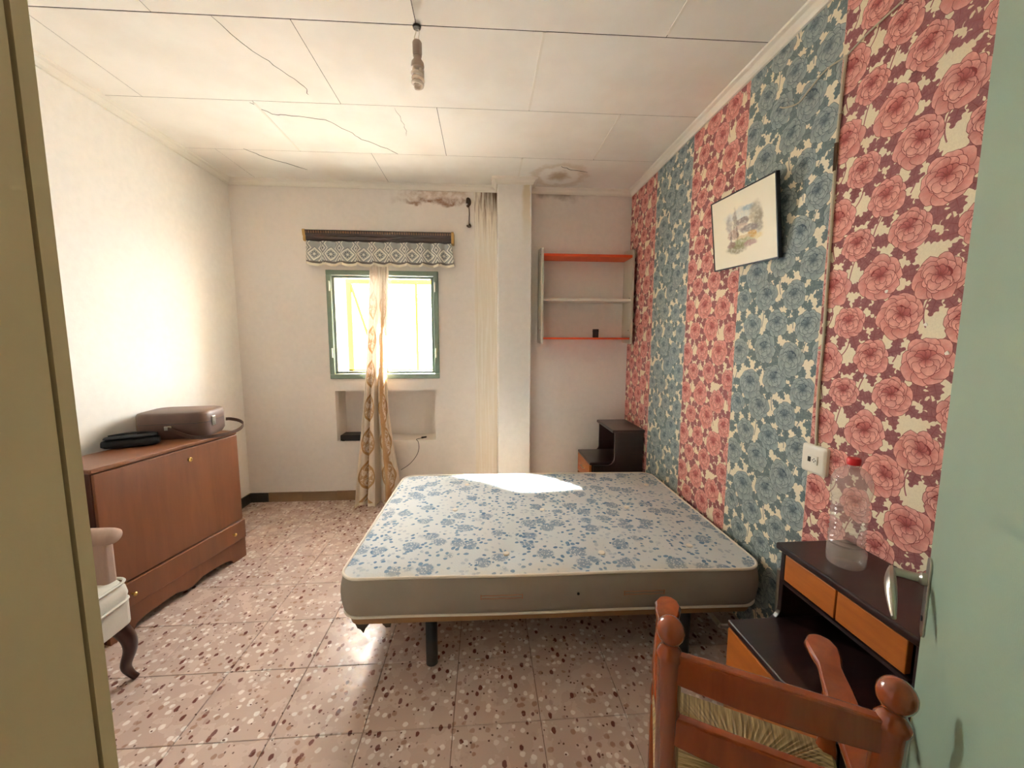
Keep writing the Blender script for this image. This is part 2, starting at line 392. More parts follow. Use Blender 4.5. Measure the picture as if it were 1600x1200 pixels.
def ribbon(pts, wd, z, name, mat, par):
    m = MB(); L = []; R = []
    for i, p in enumerate(pts):
        a = pts[max(i-1, 0)]; b = pts[min(i+1, len(pts)-1)]; d = Vector((b[0]-a[0], b[1]-a[1])).normalized()
        ww = wd*(.35 if i in (0, len(pts)-1) else random.uniform(.7, 1.2)); L.append((p[0]-d.y*ww, p[1]+d.x*ww)); R.append((p[0]+d.y*ww, p[1]-d.x*ww))
    vs = [(x, y, z) for x, y in L] + [(x, y, z) for x, y in R] + [(x, y, z+.002) for x, y in L] + [(x, y, z+.002) for x, y in R]
    n = len(pts); fs = []
    for i in range(n-1): fs += [(i, i+1, n+i+1, n+i), (2*n+i, 3*n+i, 3*n+i+1, 2*n+i+1), (i, 2*n+i, 2*n+i+1, i+1), (n+i, n+i+1, 3*n+i+1, 3*n+i)]
    m.add(vs, fs); return m.build(name, mat, par)
def wiggle(pts, k=4, amp=.008):
    out = []
    for a, b in zip(pts[:-1], pts[1:]):
        for i in range(k):
            t = i/k; out.append((a[0]+(b[0]-a[0])*t+random.uniform(-amp, amp)*(i > 0), a[1]+(b[1]-a[1])*t+random.uniform(-amp, amp)*(i > 0)))
    return out+[pts[-1]]
for pts, wd in (([(-1.126,1.851),(-1.069,2.043),(-1.001,2.167),(-.945,2.284),(-.953,2.354)], .0012),
                ([(-1.317,2.45),(-1.251,2.557),(-1.146,2.568),(-.959,2.594),(-.86,2.716),(-.81,2.815),(-.668,2.925),(-.611,3.0)], .0019),
                ([(-1.677,3.003),(-1.594,3.129),(-1.38,3.314)], .0028), ([(-.509,2.44),(-.487,2.614),(-.502,2.751)], .0008), ([(.60,3.10),(.70,3.16),(.83,3.19)], .003)):
    ribbon(wiggle(pts), wd, ZC-.0008, 'crack', M_DARKGAP, ceiling)

# cornices
def cornice(n, a, b, side, label):
    """moulding from a to b along a wall; side = unit vector into the room"""
    prof = [(0, -.045), (.012, -.045), (.016, -.030), (.030, -.014), (.046, -.008), (.050, 0), (0, 0)]
    a, b, s_ = Vector(a), Vector(b), Vector(side)
    m = MB(); m.rings([[(q.x+s_.x*o, q.y+s_.y*o, ZC+dz) for o, dz in prof] for q in (a, b)])
    return struct(m.build('trim_%d' % n, M_CORN), label, 'cornice')
cornice(3, (XR, YN), (XR, YB), (-1, 0), 'white moulded cornice above the floral wallpaper')
cornice(4, (XL, YN), (XL, YB), (1, 0), 'thin white cornice above the bare cream wall')
cornice(5, (XL, YB), (PX0, YB), (0, -1), 'white cornice along the window wall up to the pillar')
cornice(6, (PX1, YB), (XR, YB), (0, -1), 'white cornice above the wall shelf')
m = MB(); prof = [(0, -.045), (.012, -.045), (.016, -.030), (.030, -.014), (.046, -.008), (.050, 0), (0, 0)]
m.rings([[(px+sx*o, py+sy*o, ZC+dz) for o, dz in prof] for px, py, sx, sy in ((PX0, YB, -1, 0), (PX0, PY, -1, -1), (PX1, PY, 1, -1), (PX1, YB, 1, 0))])
struct(m.build('trim_7', M_CORN), 'white cornice wrapped round the head of the pillar', 'cornice')

# baseboards, one tile after another
bb = empty('baseboard_back', (0, 0, 0), 0, 'tiled skirting along the foot of the window wall', 'baseboard', 'structure')
x = XL; k = 0
while x < PX0-.02:
    x1 = min(x+(.165 if k == 0 else .30), PX0)
    MB().box(x+.0015, YB-.012, 0, x1-.0015, YB, .088+random.uniform(-.002, .002)).build('skirting_tile', M_BASE_DK if k == 0 else M_BASE_BR, bb, bevel=.001); x = x1; k += 1
x = PX1
while x < XR-.02:
    x1 = min(x+.30, XR); MB().box(x+.0015, YB-.012, 0, x1-.0015, YB, .088).build('skirting_tile', M_BASE_BR, bb, bevel=.001); x = x1
bl = empty('baseboard_left', (0, 0, 0), 0, 'dark tiled skirting along the bare cream wall', 'baseboard', 'structure')
y = YB-.013
while y > YN+.02:
    y1 = max(y-.30, YN); MB().box(XL, y1+.0015, 0, XL+.012, y-.0015, .088).build('skirting_tile', M_BASE_DK, bl, bevel=.001); y = y1

# ------------------------------------------------------------------ wallpaper
def m_paper():
    t = T('wallpaper_print'); a = t.n('ShaderNodeVertexColor'); a.layer_name = 'print'
    p = t.pos(); n = t.noise(p, 260, 3).outputs[0]; n2 = t.noise(p, 5, 3).outputs[0]
    cc = t.mix(t.math('ADD', t.math('MULTIPLY', t.step(n, .35, .65), .10), t.math('MULTIPLY', n2, .06)), a.outputs[0], c(150, 126, 108), 'MULTIPLY')
    return t.fin(cc, .8, spec=.25)
M_PAPER = m_paper()
PW, PV = .5205, .53
def print_mesh(pal, seed, z1):
    rnd = random.Random(seed); tri = []   # (three (u, v, layer), three colours)
    def jit(col, a=.10):
        k = 1+rnd.uniform(-a, a); return tuple(min(1, v*k) for v in col[:3])
    def petal(bx, by, ang, R, wid, lobes, lay, light, mid, dark):
        # rounded ruffled petal: a lobe whose base sits at (bx, by)
        n = 16; ph = rnd.uniform(0, 6.28); ca_, sa_ = math.cos(ang), math.sin(ang); W = R*math.sin(wid)*1.05; cl_ = R*.58; hl_ = R*.42
        rim = []; 
        for i in range(n):
            f = 2*PI*i/n; k = 1+.07*math.sin(lobes*f+ph)*(math.cos(f) > -.5)+.03*rnd.uniform(-1, 1)
            lx, ly = cl_+hl_*k*math.cos(f), W*k*math.sin(f)*(1.0 if math.cos(f) > -.2 else .72)
            rim.append((lx, ly, f))
        def q(lx, ly): return (bx+lx*ca_-ly*sa_, by+lx*sa_+ly*ca_)
        ol = pal['line']; ce = q(R*.50, 0); e = 1.0+.0016/max(W, .004)
        for i in range(n):
            A, B = rim[i], rim[(i+1) % n]
            tri.append(((ce, q(cl_+(A[0]-cl_)*e, A[1]*e), q(cl_+(B[0]-cl_)*e, B[1]*e)), (ol, ol, ol), lay))
        cols = []
        for i, (lx, ly, f) in enumerate(rim):
            t = .5+.5*math.cos(f); bas = tuple(d+(l-d)*t for d, l in zip(dark, light)); cols.append(jit(bas if i % 2 else tuple(.7*v+.3*m_ for v, m_ in zip(bas, mid)), .10))
        for i in range(n):
            A, B = rim[i], rim[(i+1) % n]; tri.append(((ce, q(A[0], A[1]), q(B[0], B[1])), (mid, cols[i], cols[(i+1) % n]), lay+1))
        if R > .03:
            vc = tuple(.55*d+.45*o for d, o in zip(dark, ol))
            for k in (-.55, -.2, .15, .5):
                L_ = R*rnd.uniform(.72, .9); tri.append(((q(R*.28, W*k*.4-.0006), q(R*.28, W*k*.4+.0006), q(L_, W*k)), (vc, vc, mid), lay+1.5))
    def disc(cx_, cy_, rx, ry, rot, col, col2, lay, n=14):
        ps = []
        for i in range(n):
            a = 2*PI*i/n; k = 1+rnd.uniform(-.12, .12); x, y = rx*k*math.cos(a), ry*k*math.sin(a)
            ps.append((cx_+x*math.cos(rot)-y*math.sin(rot), cy_+x*math.sin(rot)+y*math.cos(rot)))
        for i in range(n): tri.append((((cx_, cy_), ps[i], ps[(i+1) % n]), (col2, col, col), lay))
    def peony(cx_, cy_, R, rot):
        lay = 40; L, Md, D = pal['light'], pal['mid'], pal['dark']
        def loc(dx, dy): return (cx_+dx*math.cos(rot)-dy*math.sin(rot), cy_+dx*math.sin(rot)+dy*math.cos(rot))
        k = rnd.choice((8, 9, 10))
        for i in range(k):
            petal(*loc(0, 0), rot+2*PI*i/k+rnd.uniform(-.15, .15), R*rnd.uniform(.88, 1.05), rnd.uniform(.36, .48), rnd.choice((3, 4, 5)), lay, L, Md, D); lay += 2
        k = rnd.choice((7, 8))
        for i in range(k):
            petal(*loc(0, R*.08), rot+2*PI*(i+.5)/k+rnd.uniform(-.15, .15), R*rnd.uniform(.62, .76), rnd.uniform(.38, .5), rnd.choice((3, 4)), lay, L, Md, D); lay += 2
        x, y = loc(0, R*.18); disc(x, y, R*.42, R*.30, rot, pal['heart'], pal['line'], lay); lay += 1
        for i, a in enumerate((40, 75, 110, 145)):
            petal(*loc(0, R*.02), rot+math.radians(a+rnd.uniform(-8, 8)), R*rnd.uniform(.40, .5), .3, 3, lay, Md, tuple(.5*(m_+d) for m_, d in zip(Md, D)), pal['heart']); lay += 2
        for i, a in enumerate((195, 345, 225, 315, 270)):
            petal(*loc(0, R*.10), rot+math.radians(a+rnd.uniform(-8, 8)), R*rnd.uniform(.55, .66), .42, rnd.choice((3, 4)), lay, L, tuple(.6*l+.4*m_ for l, m_ in zip(L, Md)), D); lay += 2
        for i, a in enumerate((245, 295)):
            petal(*loc(0, R*.12), rot+math.radians(a), R*.36, .4, 3, lay, L, Md, D); lay += 2
    def leaf(bx, by, ang, L, W, lay):
        n = 18; top = []; bot = []
        for i in range(n+1):
            t = i/n; wd = W*(math.sin(PI*min(1, t**.75))**.8)*(.62+.5*abs(math.sin(t*PI*3.5+.4)))+.0006
            s_ = L*(t+.04*math.sin(t*PI*7)); top.append((s_, wd)); bot.append((s_, -wd*rnd.uniform(.85, 1.1)))
        def q(s_, y): return (bx+s_*math.cos(ang)-y*math.sin(ang), by+s_*math.sin(ang)+y*math.cos(ang))
        m0, m1 = pal['leaf'], pal['leaf2']
        for side in (top, bot):
            for i in range(n):
                a, b = side[i], side[i+1]; ca, cb = jit(m0 if i % 2 else m1, .14), jit(m1 if i % 2 else m0, .14); A, B = q(a[0], 0), q(b[0], 0); C, D = q(*a), q(*b)
                tri.append(((A, C, D), (m1, ca, cb), lay)); tri.append(((A, D, B), (m1, cb, m1), lay))
        A, B, C = q(-.004, .0014), q(-.004, -.0014), q(L*.9, 0); tri.append(((A, B, C), (pal['line'],)*3, lay+1))
    def stem(a, b, bend, lay):
        P0, P2 = Vector(a), Vector(b); mid = (P0+P2)/2+Vector((-(P2-P0).y, (P2-P0).x))*bend; pr = None
        for i in range(9):
            t = i/8; p = P0*(1-t)**2+mid*2*t*(1-t)+P2*t*t; d = (2*(1-t)*(mid-P0)+2*t*(P2-mid)).normalized(); nrm = Vector((-d.y, d.x))*.0022
            cur = (tuple(p+nrm), tuple(p-nrm))
            if pr: tri.append(((pr[0], pr[1], cur[1]), (pal['leaf'],)*3, lay)); tri.append(((pr[0], cur[1], cur[0]), (pal['leaf'],)*3, lay))
            pr = cur
    # one repeat of the pattern: staggered rows of blooms with leaves between
    spots = []
    for r in range(4):
        for q_ in range(3):
            u = PW*(q_+.5*(r % 2)+.22)/3+rnd.uniform(-.012, .012); v = PV*(r+.5)/4+rnd.uniform(-.014, .014)+(q_ % 2)*.02
            spots.append((u % PW, v, rnd.choice((.060, .066, .072, .078)), rnd.uniform(-.7, .7)))
    lay = 2
    for u, v, R, rot in spots:
        stem((u+.02*math.sin(rot), v-R*.6), (u+rnd.uniform(-.04, .04), v-R-.075), rnd.uniform(-.4, .4), 1)
        k = 5
        for i in range(k):
            a = -PI/2+rot+(i-(k-1)/2)*rnd.uniform(.62, .8)+rnd.uniform(-.2, .2)
            leaf(u+R*.75*math.cos(a), v+R*.75*math.sin(a), a+rnd.uniform(-.35, .35), rnd.uniform(.050, .072), rnd.uniform(.017, .024), lay); lay = 2+(lay+2-2) % 34
        a = PI/2+rot+rnd.uniform(-.9, .9); leaf(u+R*.8*math.cos(a), v+R*.8*math.sin(a), a, .05, .018, lay)
    for u, v, R, rot in spots: peony(u, v, R, rot)
    # repeat and clip to the strip
    V = []; Cc = []; F = []
    def clip(poly, ax, lim, sign):
        out = []
        for i in range(len(poly)):
            (p, cp), (q, cq) = poly[i], poly[(i+1) % len(poly)]
            ip, iq = sign*(p[ax]-lim) >= 0, sign*(q[ax]-lim) >= 0
            if ip: out.append((p, cp))
            if ip != iq:
                t = (lim-p[ax])/(q[ax]-p[ax]); out.append((tuple(p[k]+(q[k]-p[k])*t for k in (0, 1)), tuple(cp[k]+(cq[k]-cp[k])*t for k in range(3))))
        return out
    V += [(0, 0, 0), (PW, 0, 0), (PW, z1, 0), (0, z1, 0)]; Cc += [pal['bg'][:3]]*4; F.append((0, 1, 2, 3))
    for rep in range(-1, int(z1/PV)+2):
        for du in (-PW, 0, PW):
            for pts, cols, ly in tri:
                us = [p[0]+du for p in pts]; vs = [p[1]+rep*PV for p in pts]
                if max(us) <= 0 or min(us) >= PW or max(vs) <= 0 or min(vs) >= z1: continue
                poly = [((a, b), tuple(cc_[:3])) for a, b, cc_ in zip(us, vs, cols)]
                if min(us) < 0: poly = clip(poly, 0, 0, 1)
                if max(us) > PW and poly: poly = clip(poly, 0, PW, -1)
                if min(vs) < 0 and poly: poly = clip(poly, 1, 0, 1)
                if max(vs) > z1 and poly: poly = clip(poly, 1, z1, -1)
                if len(poly) < 3: continue
                o = len(V); zz = .00004+ly*.000008
                for p, cc_ in poly: V.append((p[0], p[1], zz)); Cc.append(cc_)
                F.append(tuple(range(o, o+len(poly))))
    # u -> world -y, v -> z, layer -> towards the room (-x)
    me = bpy.data.meshes.new('wallpaper_strip'); me.from_pydata([(-z-.0004, -u, v) for u, v, z in V], [], F)
    ca = me.color_attributes.new('print', 'FLOAT_COLOR', 'POINT')
    flat = []
    for cc_ in Cc: flat += [cc_[0], cc_[1], cc_[2], 1.0]
    ca.data.foreach_set('color', flat); me.materials.append(M_PAPER); me.update(); return me
RED = dict(bg=c(240, 228, 198), light=c(238, 178, 164), mid=c(204, 122, 114), dark=c(152, 66, 64), heart=c(138, 50, 50), line=c(136, 70, 68), leaf=c(168, 112, 110), leaf2=c(146, 92, 92))
TEAL = dict(bg=c(242, 232, 206), light=c(174, 184, 180), mid=c(136, 150, 150), dark=c(90, 106, 116), heart=c(78, 94, 106), line=c(84, 98, 104), leaf=c(134, 148, 144), leaf2=c(114, 128, 128))
pm = [print_mesh(RED, 11, ZK), print_mesh(TEAL, 23, ZK)]
yy = YB
for k in range(6):
    o = bpy.data.objects.new('wallpaper_strip', pm[k % 2]); COL.objects.link(o); o.parent = wall_right; o.location = (XR, yy-.0002, 0); yy -= PW+.001
    o['label'] = ('red' if k % 2 == 0 else 'blue-green') + ' peony wallpaper strip'

for py_, pz_ in ((1.262, 1.337), (1.091, 1.508), (1.028, 1.422), (1.217, 1.623)):
    m = MB(); m.prism([(py_+.006*math.cos(q)*random.uniform(.6, 1.2), pz_+.007*math.sin(q)*random.uniform(.6, 1.2)) for q in [2*PI*k/7 for k in range(7)]], 'x', XR-.0030, XR-.0005); m.build('paper_tear', M_CORN, wall_right)
# ------------------------------------------------------------------ window
win = empty('window_1', ((WX0+WX1)/2, YB, WZ0), 0, 'small green framed casement window above the recess', 'window', 'structure')
hw, hh = (WX1-WX0)/2, WZ1-WZ0
m = MB(); t_ = .034
m.box(-hw-.008, -.02, -.008, hw+.008, .06, t_); m.box(-hw-.008, -.02, hh-t_, hw+.008, .06, hh+.008)
m.box(-hw-.008, -.02, t_, -hw+t_, .06, hh-t_); m.box(hw-t_, -.02, t_, hw+.008, .06, hh-t_)
m.build('frame', M_GREENFR, win, bevel=.004)
for s_ in (-1, 1):
    a, b = (-hw+t_+.003, -.004) if s_ < 0 else (.004, hw-t_-.003); z0, z1, q = t_+.003, hh-t_-.003, .014
    m = MB(); m.box(a, .0, z0, b, .036, z0+q); m.box(a, .0, z1-q, b, .036, z1); m.box(a, .0, z0+q, a+q, .036, z1-q); m.box(b-q, .0, z0+q, b, .036, z1-q)
    sash = m.build('sash', M_GREENFR, win, bevel=.003)
    MB().box(a+q-.004, .016, z0+q-.004, b-q+.004, .019, z1-q+.004).build('glass_pane', M_GLASS, sash)
    m = MB(); m.box(a+q, -.001, z0+q, b-q, .012, z0+q+.008); m.box(a+q, -.001, z1-q-.008, b-q, .012, z1-q); m.box(a+q, -.001, z0+q, a+q+.008, .012, z1-q); m.box(b-q-.008, -.001, z0+q, b-q, .012, z1-q)
    m.build('glazing_bead', M_HINGE, sash)
    for hz in (.18, .76):
        xx = s_*(hw-.020); MB().lathe([(.006, 0), (.007, .01), (.007, .075), (.006, .085)], 10, (xx, -.024, hz)).build('hinge', M_HINGE, win, smooth=True)
m = MB(); m.box(-.012, -.008, .40, .012, .0, .52); m.tube([(0, -.006, .47), (0, -.03, .47), (.0, -.034, .40)], .006); m.build('window_latch', M_HINGE, win)

# ------------------------------------------------------------------ outside the window
M_YEL = plain('yellow_timber', c(226, 162, 32), 1.0, .1, 8, spec=0)
M_YARD = plain('yard_concrete', c(206, 202, 198), .9)
M_BLUE = plain('pale_blue_wall', c(176, 200, 214), .9)
struct(MB().box(-14, YB+.35, -.35, 14, 24, -.2).build('ground_yard', M_YARD), 'pale concrete yard outside the window', 'ground')
tf = empty('shutter_frame', (0, 4.02, -.2), 0, 'yellow timber shutter frame with a diagonal brace outside the window', 'shutter frame')
MB().box(-1.362, -.015, 0, -1.312, .015, 2.26).build('post', M_YEL, tf); MB().box(-.688, -.010, 0, -.664, .010, 2.23).build('post', M_YEL, tf)
MB().box(-.22, -.015, 0, -.17, .015, 2.26).build('post', M_YEL, tf)
MB().box(-1.362, -.018, 2.228, -.17, .018, 2.272).build('top_rail', M_YEL, tf)
MB().box(-1.362, -.015, 1.352, -.17, .015, 1.378).build('lower_rail', M_YEL, tf)
MB().tube([(-1.315, .0, 2.22), (-1.06, .0, 1.37)], .015, 4).build('brace', M_YEL, tf)
struct(MB().box(-9, 9.0, -.2, 9, 9.2, .72).build('wall_yard', M_BLUE), 'low pale blue yard wall far outside the window', 'wall')

# ------------------------------------------------------------------ door
ang = math.radians(45); FD = Vector((.928, .70))
door = empty('door_1', (FD.x-.72*math.sin(ang), FD.y-.72*math.cos(ang), 0), PI/2-ang, 'pale green painted door standing open', 'door', 'structure')
# local x runs from the hinge to the free edge, local +y faces the camera side
MB().box(0, -.038, .008, .72, 0, 2.10).build('door_leaf', M_DOOR, door, bevel=.003)
m = MB(); m.prism(rrect(.679, .842, .716, 1.012, .016, 5), 'y', 0, .004); pln = m.build('handle_plate', M_CHROME, door, bevel=.001)
m = MB(); m.lathe([(.013, 0), (.013, .008), (.009, .012), (.0085, .052), (.010, .056)], 14, (.697, .004, .965), Matrix.Rotation(-PI/2, 3, 'X')); m.build('handle_neck', M_CHROME, pln, smooth=True)
m = MB(); rs = []
for i in range(9):
    t = i/8; x = .703-.115*t; z = .968-.050*t*t; wdt = .004+.015*math.sin(PI*min(1, t*.95+.05)); th = .004+.006*math.sin(PI*t)
    rs.append([(x, .056+th*math.cos(a)+.004*math.sin(t*PI), z+wdt*math.sin(a)) for a in [2*PI*k/10 for k in range(10)]])
m.rings(rs); m.build('lever', M_CHROME, pln, smooth=True)
m = MB(); m.lathe([(.0, 0), (.006, .0), (.006, .002), (0, .002)], 10, (.697, .004, .88), Matrix.Rotation(-PI/2, 3, 'X')); m.build('keyhole', M_BLACK, pln)

# ================================================================== BED
def m_mattress_top():
    t = T('mattress_floral'); o = t.obj(); x, y, z = t.sep(o); f = t.comb(x, y, 0.0)
    base = t.mix(t.noise(f, 2.2, 3).outputs[0], c(190, 193, 192), c(210, 212, 210))
    wob = t.n('ShaderNodeVectorMath', operation='SCALE'); t.put(t.noise(f, 14, 2).outputs[1], wob.inputs[0]); wob.inputs[3].default_value = .035
    add = t.n('ShaderNodeVectorMath', operation='ADD'); t.put(f, add.inputs[0]); t.put(wob.outputs[0], add.inputs[1]); g = add.outputs[0]
    cl = t.vor(g, 8.8, rand=.8); dc = cl.outputs['Distance']
    core = t.step(dc, .30, .42, 1, 0); halo = t.math('MULTIPLY', t.step(dc, .24, .32), t.step(dc, .60, .74, 1, 0))
    cr = t.sep(cl.outputs['Color'])
    # florets: little pale dots on blue-grey
    fl = t.vor(f, 95); dots = t.step(fl.outputs['Distance'], .28, .42, 1, 0)
    flo = t.mix(dots, c(120, 138, 156), c(206, 208, 208))
    blue = t.mix(cr[1], c(84, 116, 146), c(118, 144, 166))
    cc = t.mix(t.math('MULTIPLY', core, .85), base, flo)
    lf = t.vor(g, 36); leaf = t.math('MULTIPLY', t.step(lf.outputs['Distance'], .32, .42, 1, 0), t.step(t.sep(lf.outputs['Color'])[0], .22, .30))
    cc = t.mix(t.math('MULTIPLY', leaf, t.math('MAXIMUM', halo, .35)), cc, blue)
    # soft bigger petals in some clusters
    pt = t.vor(g, 19); pet = t.math('MULTIPLY', t.step(pt.outputs['Distance'], .30, .42, 1, 0), t.step(dc, .18, .42, .8, 0))
    cc = t.mix(t.math('MULTIPLY', pet, t.step(cr[2], .35, .45)), cc, c(112, 138, 162))
    # yellowed front border
    yel = t.math('MULTIPLY', t.step(y, .10, -.02), t.step(t.noise(f, 6, 3).outputs[0], .35, .6))
    cc = t.mix(t.math('MULTIPLY', yel, .4), cc, c(206, 186, 146))
    wv = t.vor(f, 160); t.bump(t.math('ADD', t.math('MULTIPLY', wv.outputs['Distance'], .4), t.noise(f, 11, 3).outputs[0]), .35, .006)
    return t.fin(cc, .75, spec=.25)
M_MTOP = m_mattress_top()
M_MSIDE = plain('mattress_border_fabric', c(150, 140, 126), .8, .12, 5, bump=.2, bscale=300)
M_PIPE = plain('mattress_piping', c(226, 216, 200), .7, .05, 20)
M_STITCH = plain('orange_stitching', c(172, 116, 86), .7)
mat_l, mat_w, mat_t = 1.885, 1.29, .185
MZ = .258
mroot = empty('mattress', (-.628, 1.598, MZ), math.radians(-1.2), 'thin mattress with faded blue floral cover lying on the bed base', 'mattress')
RC = .085
buttons = []
def unproj(px, py, zz):
    d = _fw + _r*((px-800)/F_PX) + _u*((600-py)/F_PX); k = (zz-CAM_H)/d.z; return Vector((d.x*k, d.y*k, zz))
a_ = math.radians(-1.2)
for px, py in ((711, 797), (791, 865), (847, 798), (940, 863), (1077, 853), (979, 794), (879, 753), (730, 757), (1010, 757)):
    p = unproj(px, py, .44)-Vector((-.628, 1.598, 0)); buttons.append((p.x*math.cos(-a_)-p.y*math.sin(-a_), p.x*math.sin(-a_)+p.y*math.cos(-a_)))
def topz(x, y):
    h = mat_t+.012*min(1, (min(x, mat_l-x, y, mat_w-y)/.25) if min(x, mat_l-x, y, mat_w-y) > 0 else 0)
    for bx, by in buttons: h -= .016*math.exp(-((x-bx)**2+(y-by)**2)/.055**2)
    h += .004*math.sin(x*9)*math.sin(y*11+1)
    return h
out = rrect(0, 0, mat_l, mat_w, RC, 10)
# densify the straight runs
def densify(pts, step):
    r = []
    for a, b in zip(pts, pts[1:]+pts[:1]):
        n = max(1, int(math.hypot(b[0]-a[0], b[1]-a[1])/step))
        r += [(a[0]+(b[0]-a[0])*k/n, a[1]+(b[1]-a[1])*k/n) for k in range(n)]
    return r
out = densify(out, .035); cx_, cy_ = mat_l/2, mat_w/2
def off(p, d):   # move an outline point outwards by d
    qx = min(max(p[0], RC), mat_l-RC); qy = min(max(p[1], RC), mat_w-RC); v = Vector((p[0]-qx, p[1]-qy)); v.normalize(); return (p[0]+v.x*d, p[1]+v.y*d)
m = MB(); rs = []
for k in range(26):
    s_ = 1-k/26; r = []
    for p in out: x = cx_+(p[0]-cx_)*s_; y = cy_+(p[1]-cy_)*s_; r.append((x, y, topz(x, y) if k else mat_t))
    rs.append(r)
m.rings(rs, True, False, True); m.build('top_panel', M_MTOP, mroot, smooth=True)
m = MB(); rs = []
for k in range(9):
    t = k/8; d = .016*math.sin(PI*t)+(-.012 if k == 0 else 0)
    rs.append([off(p, d)+(mat_t*t+.004*math.sin(p[0]*7+1)*math.sin(PI*t),) for p in out])
m.rings(rs, True, True, False); m.build('side_border', M_MSIDE, mroot, smooth=True)
for zz, nm in ((mat_t, .0065), (.008, .006)):
    m = MB(); pts = [off(p, .001)+(zz+.002*math.sin(p[0]*6),) for p in out]; m.tube(pts+[pts[0], pts[1]], nm, 8); m.build('piping', M_PIPE, mroot, smooth=True)
for bx, by in buttons:
    m = MB(); m.lathe([(0, .0), (.015, .0), (.017, .004), (.014, .008), (.006, .009), (0, .009)], 14, (bx, by, topz(bx, by)+.001)); m.build('tuft_button', M_PIPE, mroot, smooth=True)
for hx in (.70, 1.33):
    m = MB()
    for zz in (.090, .104): m.tube([(hx-.09+.18*k/8, -.0175, zz+.001*math.sin(k*2)) for k in range(9)], .0016, 5)
    for xx in (hx-.09, hx+.09): m.tube([(xx, -.0175, .086), (xx, -.0175, .108)], .002, 5)
    m.build('grip_stitching', M_STITCH, mroot)
m = MB(); m.lathe([(0, 0), (.006, 0), (.006, .004), (0, .004)], 12, (1.035, -.0145, .10), Matrix.Rotation(PI/2, 3, 'X')); m.build('air_vent', M_BLACK, mroot)

M_BEDFR = plain('bed_edge_brown', c(150, 112, 70), .6, .15, 8)
bed = empty('bed_base', (-.628, 1.598, 0), math.radians(-1.2), 'low bed base with brown edge and black tube legs', 'bed base')
m = MB(); m.prism(rrect(.03, .012, mat_l-.03, mat_w-.012, .05), 'z', .225, MZ-.001); m.build('base_frame', M_BEDFR, bed, bevel=.004)
for lx in (.385, 1.55):
    for ly in (.045, mat_w-.06):
        m = MB(); m.lathe([(.020, 0), (.0265, .006), (.0265, .225)], 16, (lx, ly, 0)); m.build('leg', M_BLACK, bed, smooth=True)
for lx in (.10, mat_l-.1):
    m = MB(); m.box(lx-.02, .06, .195, lx+.02, mat_w-.06, .225); m.build('cross_bar', M_BLACK, bed)
m = MB(); y0 = -.055; pts = [(1.66, y0, .213), (1.76, y0, .211), (1.855, y0, .214)]
pts += [(1.855+.06*math.sin(a), y0, .274-.06*math.cos(a)) for a in [PI/2*k/6 for k in range(1, 7)]] + [(1.914, y0, .36), (1.912, y0, .47)]
m.tube(pts, .0105, 10); m.tube([(1.66, y0, .213), (1.66, .08, .213)], .0105, 10); m.build('retaining_bar', M_CHROME, bed, smooth=True)
M_RAG = plain('torn_lining', c(66, 54, 42), .9, .3, 30, bump=.3)
for q in ([(.055, .255), (.12, .255), (.115, .225), (.098, .205), (.088, .182), (.075, .200), (.062, .206), (.052, .232)], [(.150, .25), (.215, .25), (.206, .206), (.186, .205), (.165, .232)]):
    m = MB(); m.prism([(a, b-.015) for a, b in q], 'y', .035, .039); m.build('torn_lining', M_RAG, bed)

# ================================================================== CABINET on the left
M_CAB = wood('cabinet_veneer', c(110, 66, 40), c(128, 79, 49), .38, (10, 10, 1.0), 2.2, .15, .05)
M_CABD = wood('cabinet_dark_end', c(58, 26, 16), c(80, 38, 24), .4, (10, 10, 1.0), 2.2, .1, .05)
th = .199; cab = empty('cabinet', (-1.64, 2.63, 0), PI/2-th, 'brown veneered fold-out cabinet with a low drawer, standing by the bare wall', 'cabinet')
# local -x runs along the front towards the camera; local +y is the depth towards the wall
CL, CDp = .80, .30
MB().box(-CL, .004, .05, 0, CDp, .845).build('body', M_CABD, cab, bevel=.003)
MB().box(-CL-.004, -.006, .845, .004, CDp+.004, .868).build('top_board', M_CAB, cab, bevel=.006, seg=3)
fl = MB().box(-CL+.004, -.012, .268, -.004, .004, .842).build('front_flap', M_CAB, cab, bevel=.003)
m = MB(); Mx = Matrix.Rotation(PI/2, 3, 'X'); m.lathe([(.0, 0), (.013, 0), (.013, .004), (.009, .006), (.006, .003), (0, .003)], 16, (-.335, -.012, .775), Mx); m.build('keyhole_plate', M_BRASS, fl, smooth=True)
dr = MB().box(-CL-.004, -.022, .135, .004, .004, .263).build('drawer', M_CAB, cab, bevel=.005)
for kx in (-.10, -.70):
    m = MB(); m.lathe([(.004, 0), (.004, .010), (.009, .014), (.010, .020), (.006, .025), (0, .026)], 14, (kx, -.022, .20), Mx); m.build('knob', M_BRASS, dr, smooth=True)
poly = [(-CL-.004, 0), (-CL+.10, 0), (-CL+.115, .030), (-CL+.15, .040), (-CL+.19, .046), (-CL+.32, .05), (-CL+.38, .030), (-CL+.42, .028), (-CL+.48, .05), (-.19, .046), (-.15, .040), (-.115, .030), (-.10, 0), (.004, 0), (.004, .132), (-CL-.004, .132)]
m = MB(); m.prism(poly, 'y', -.012, .010); m.build('plinth', M_CAB, cab, bevel=.002)
for sx in (-CL, -.02):
    MB().box(sx, .01, 0, sx+.02, CDp-.01, .05).build('foot', M_CABD, cab)

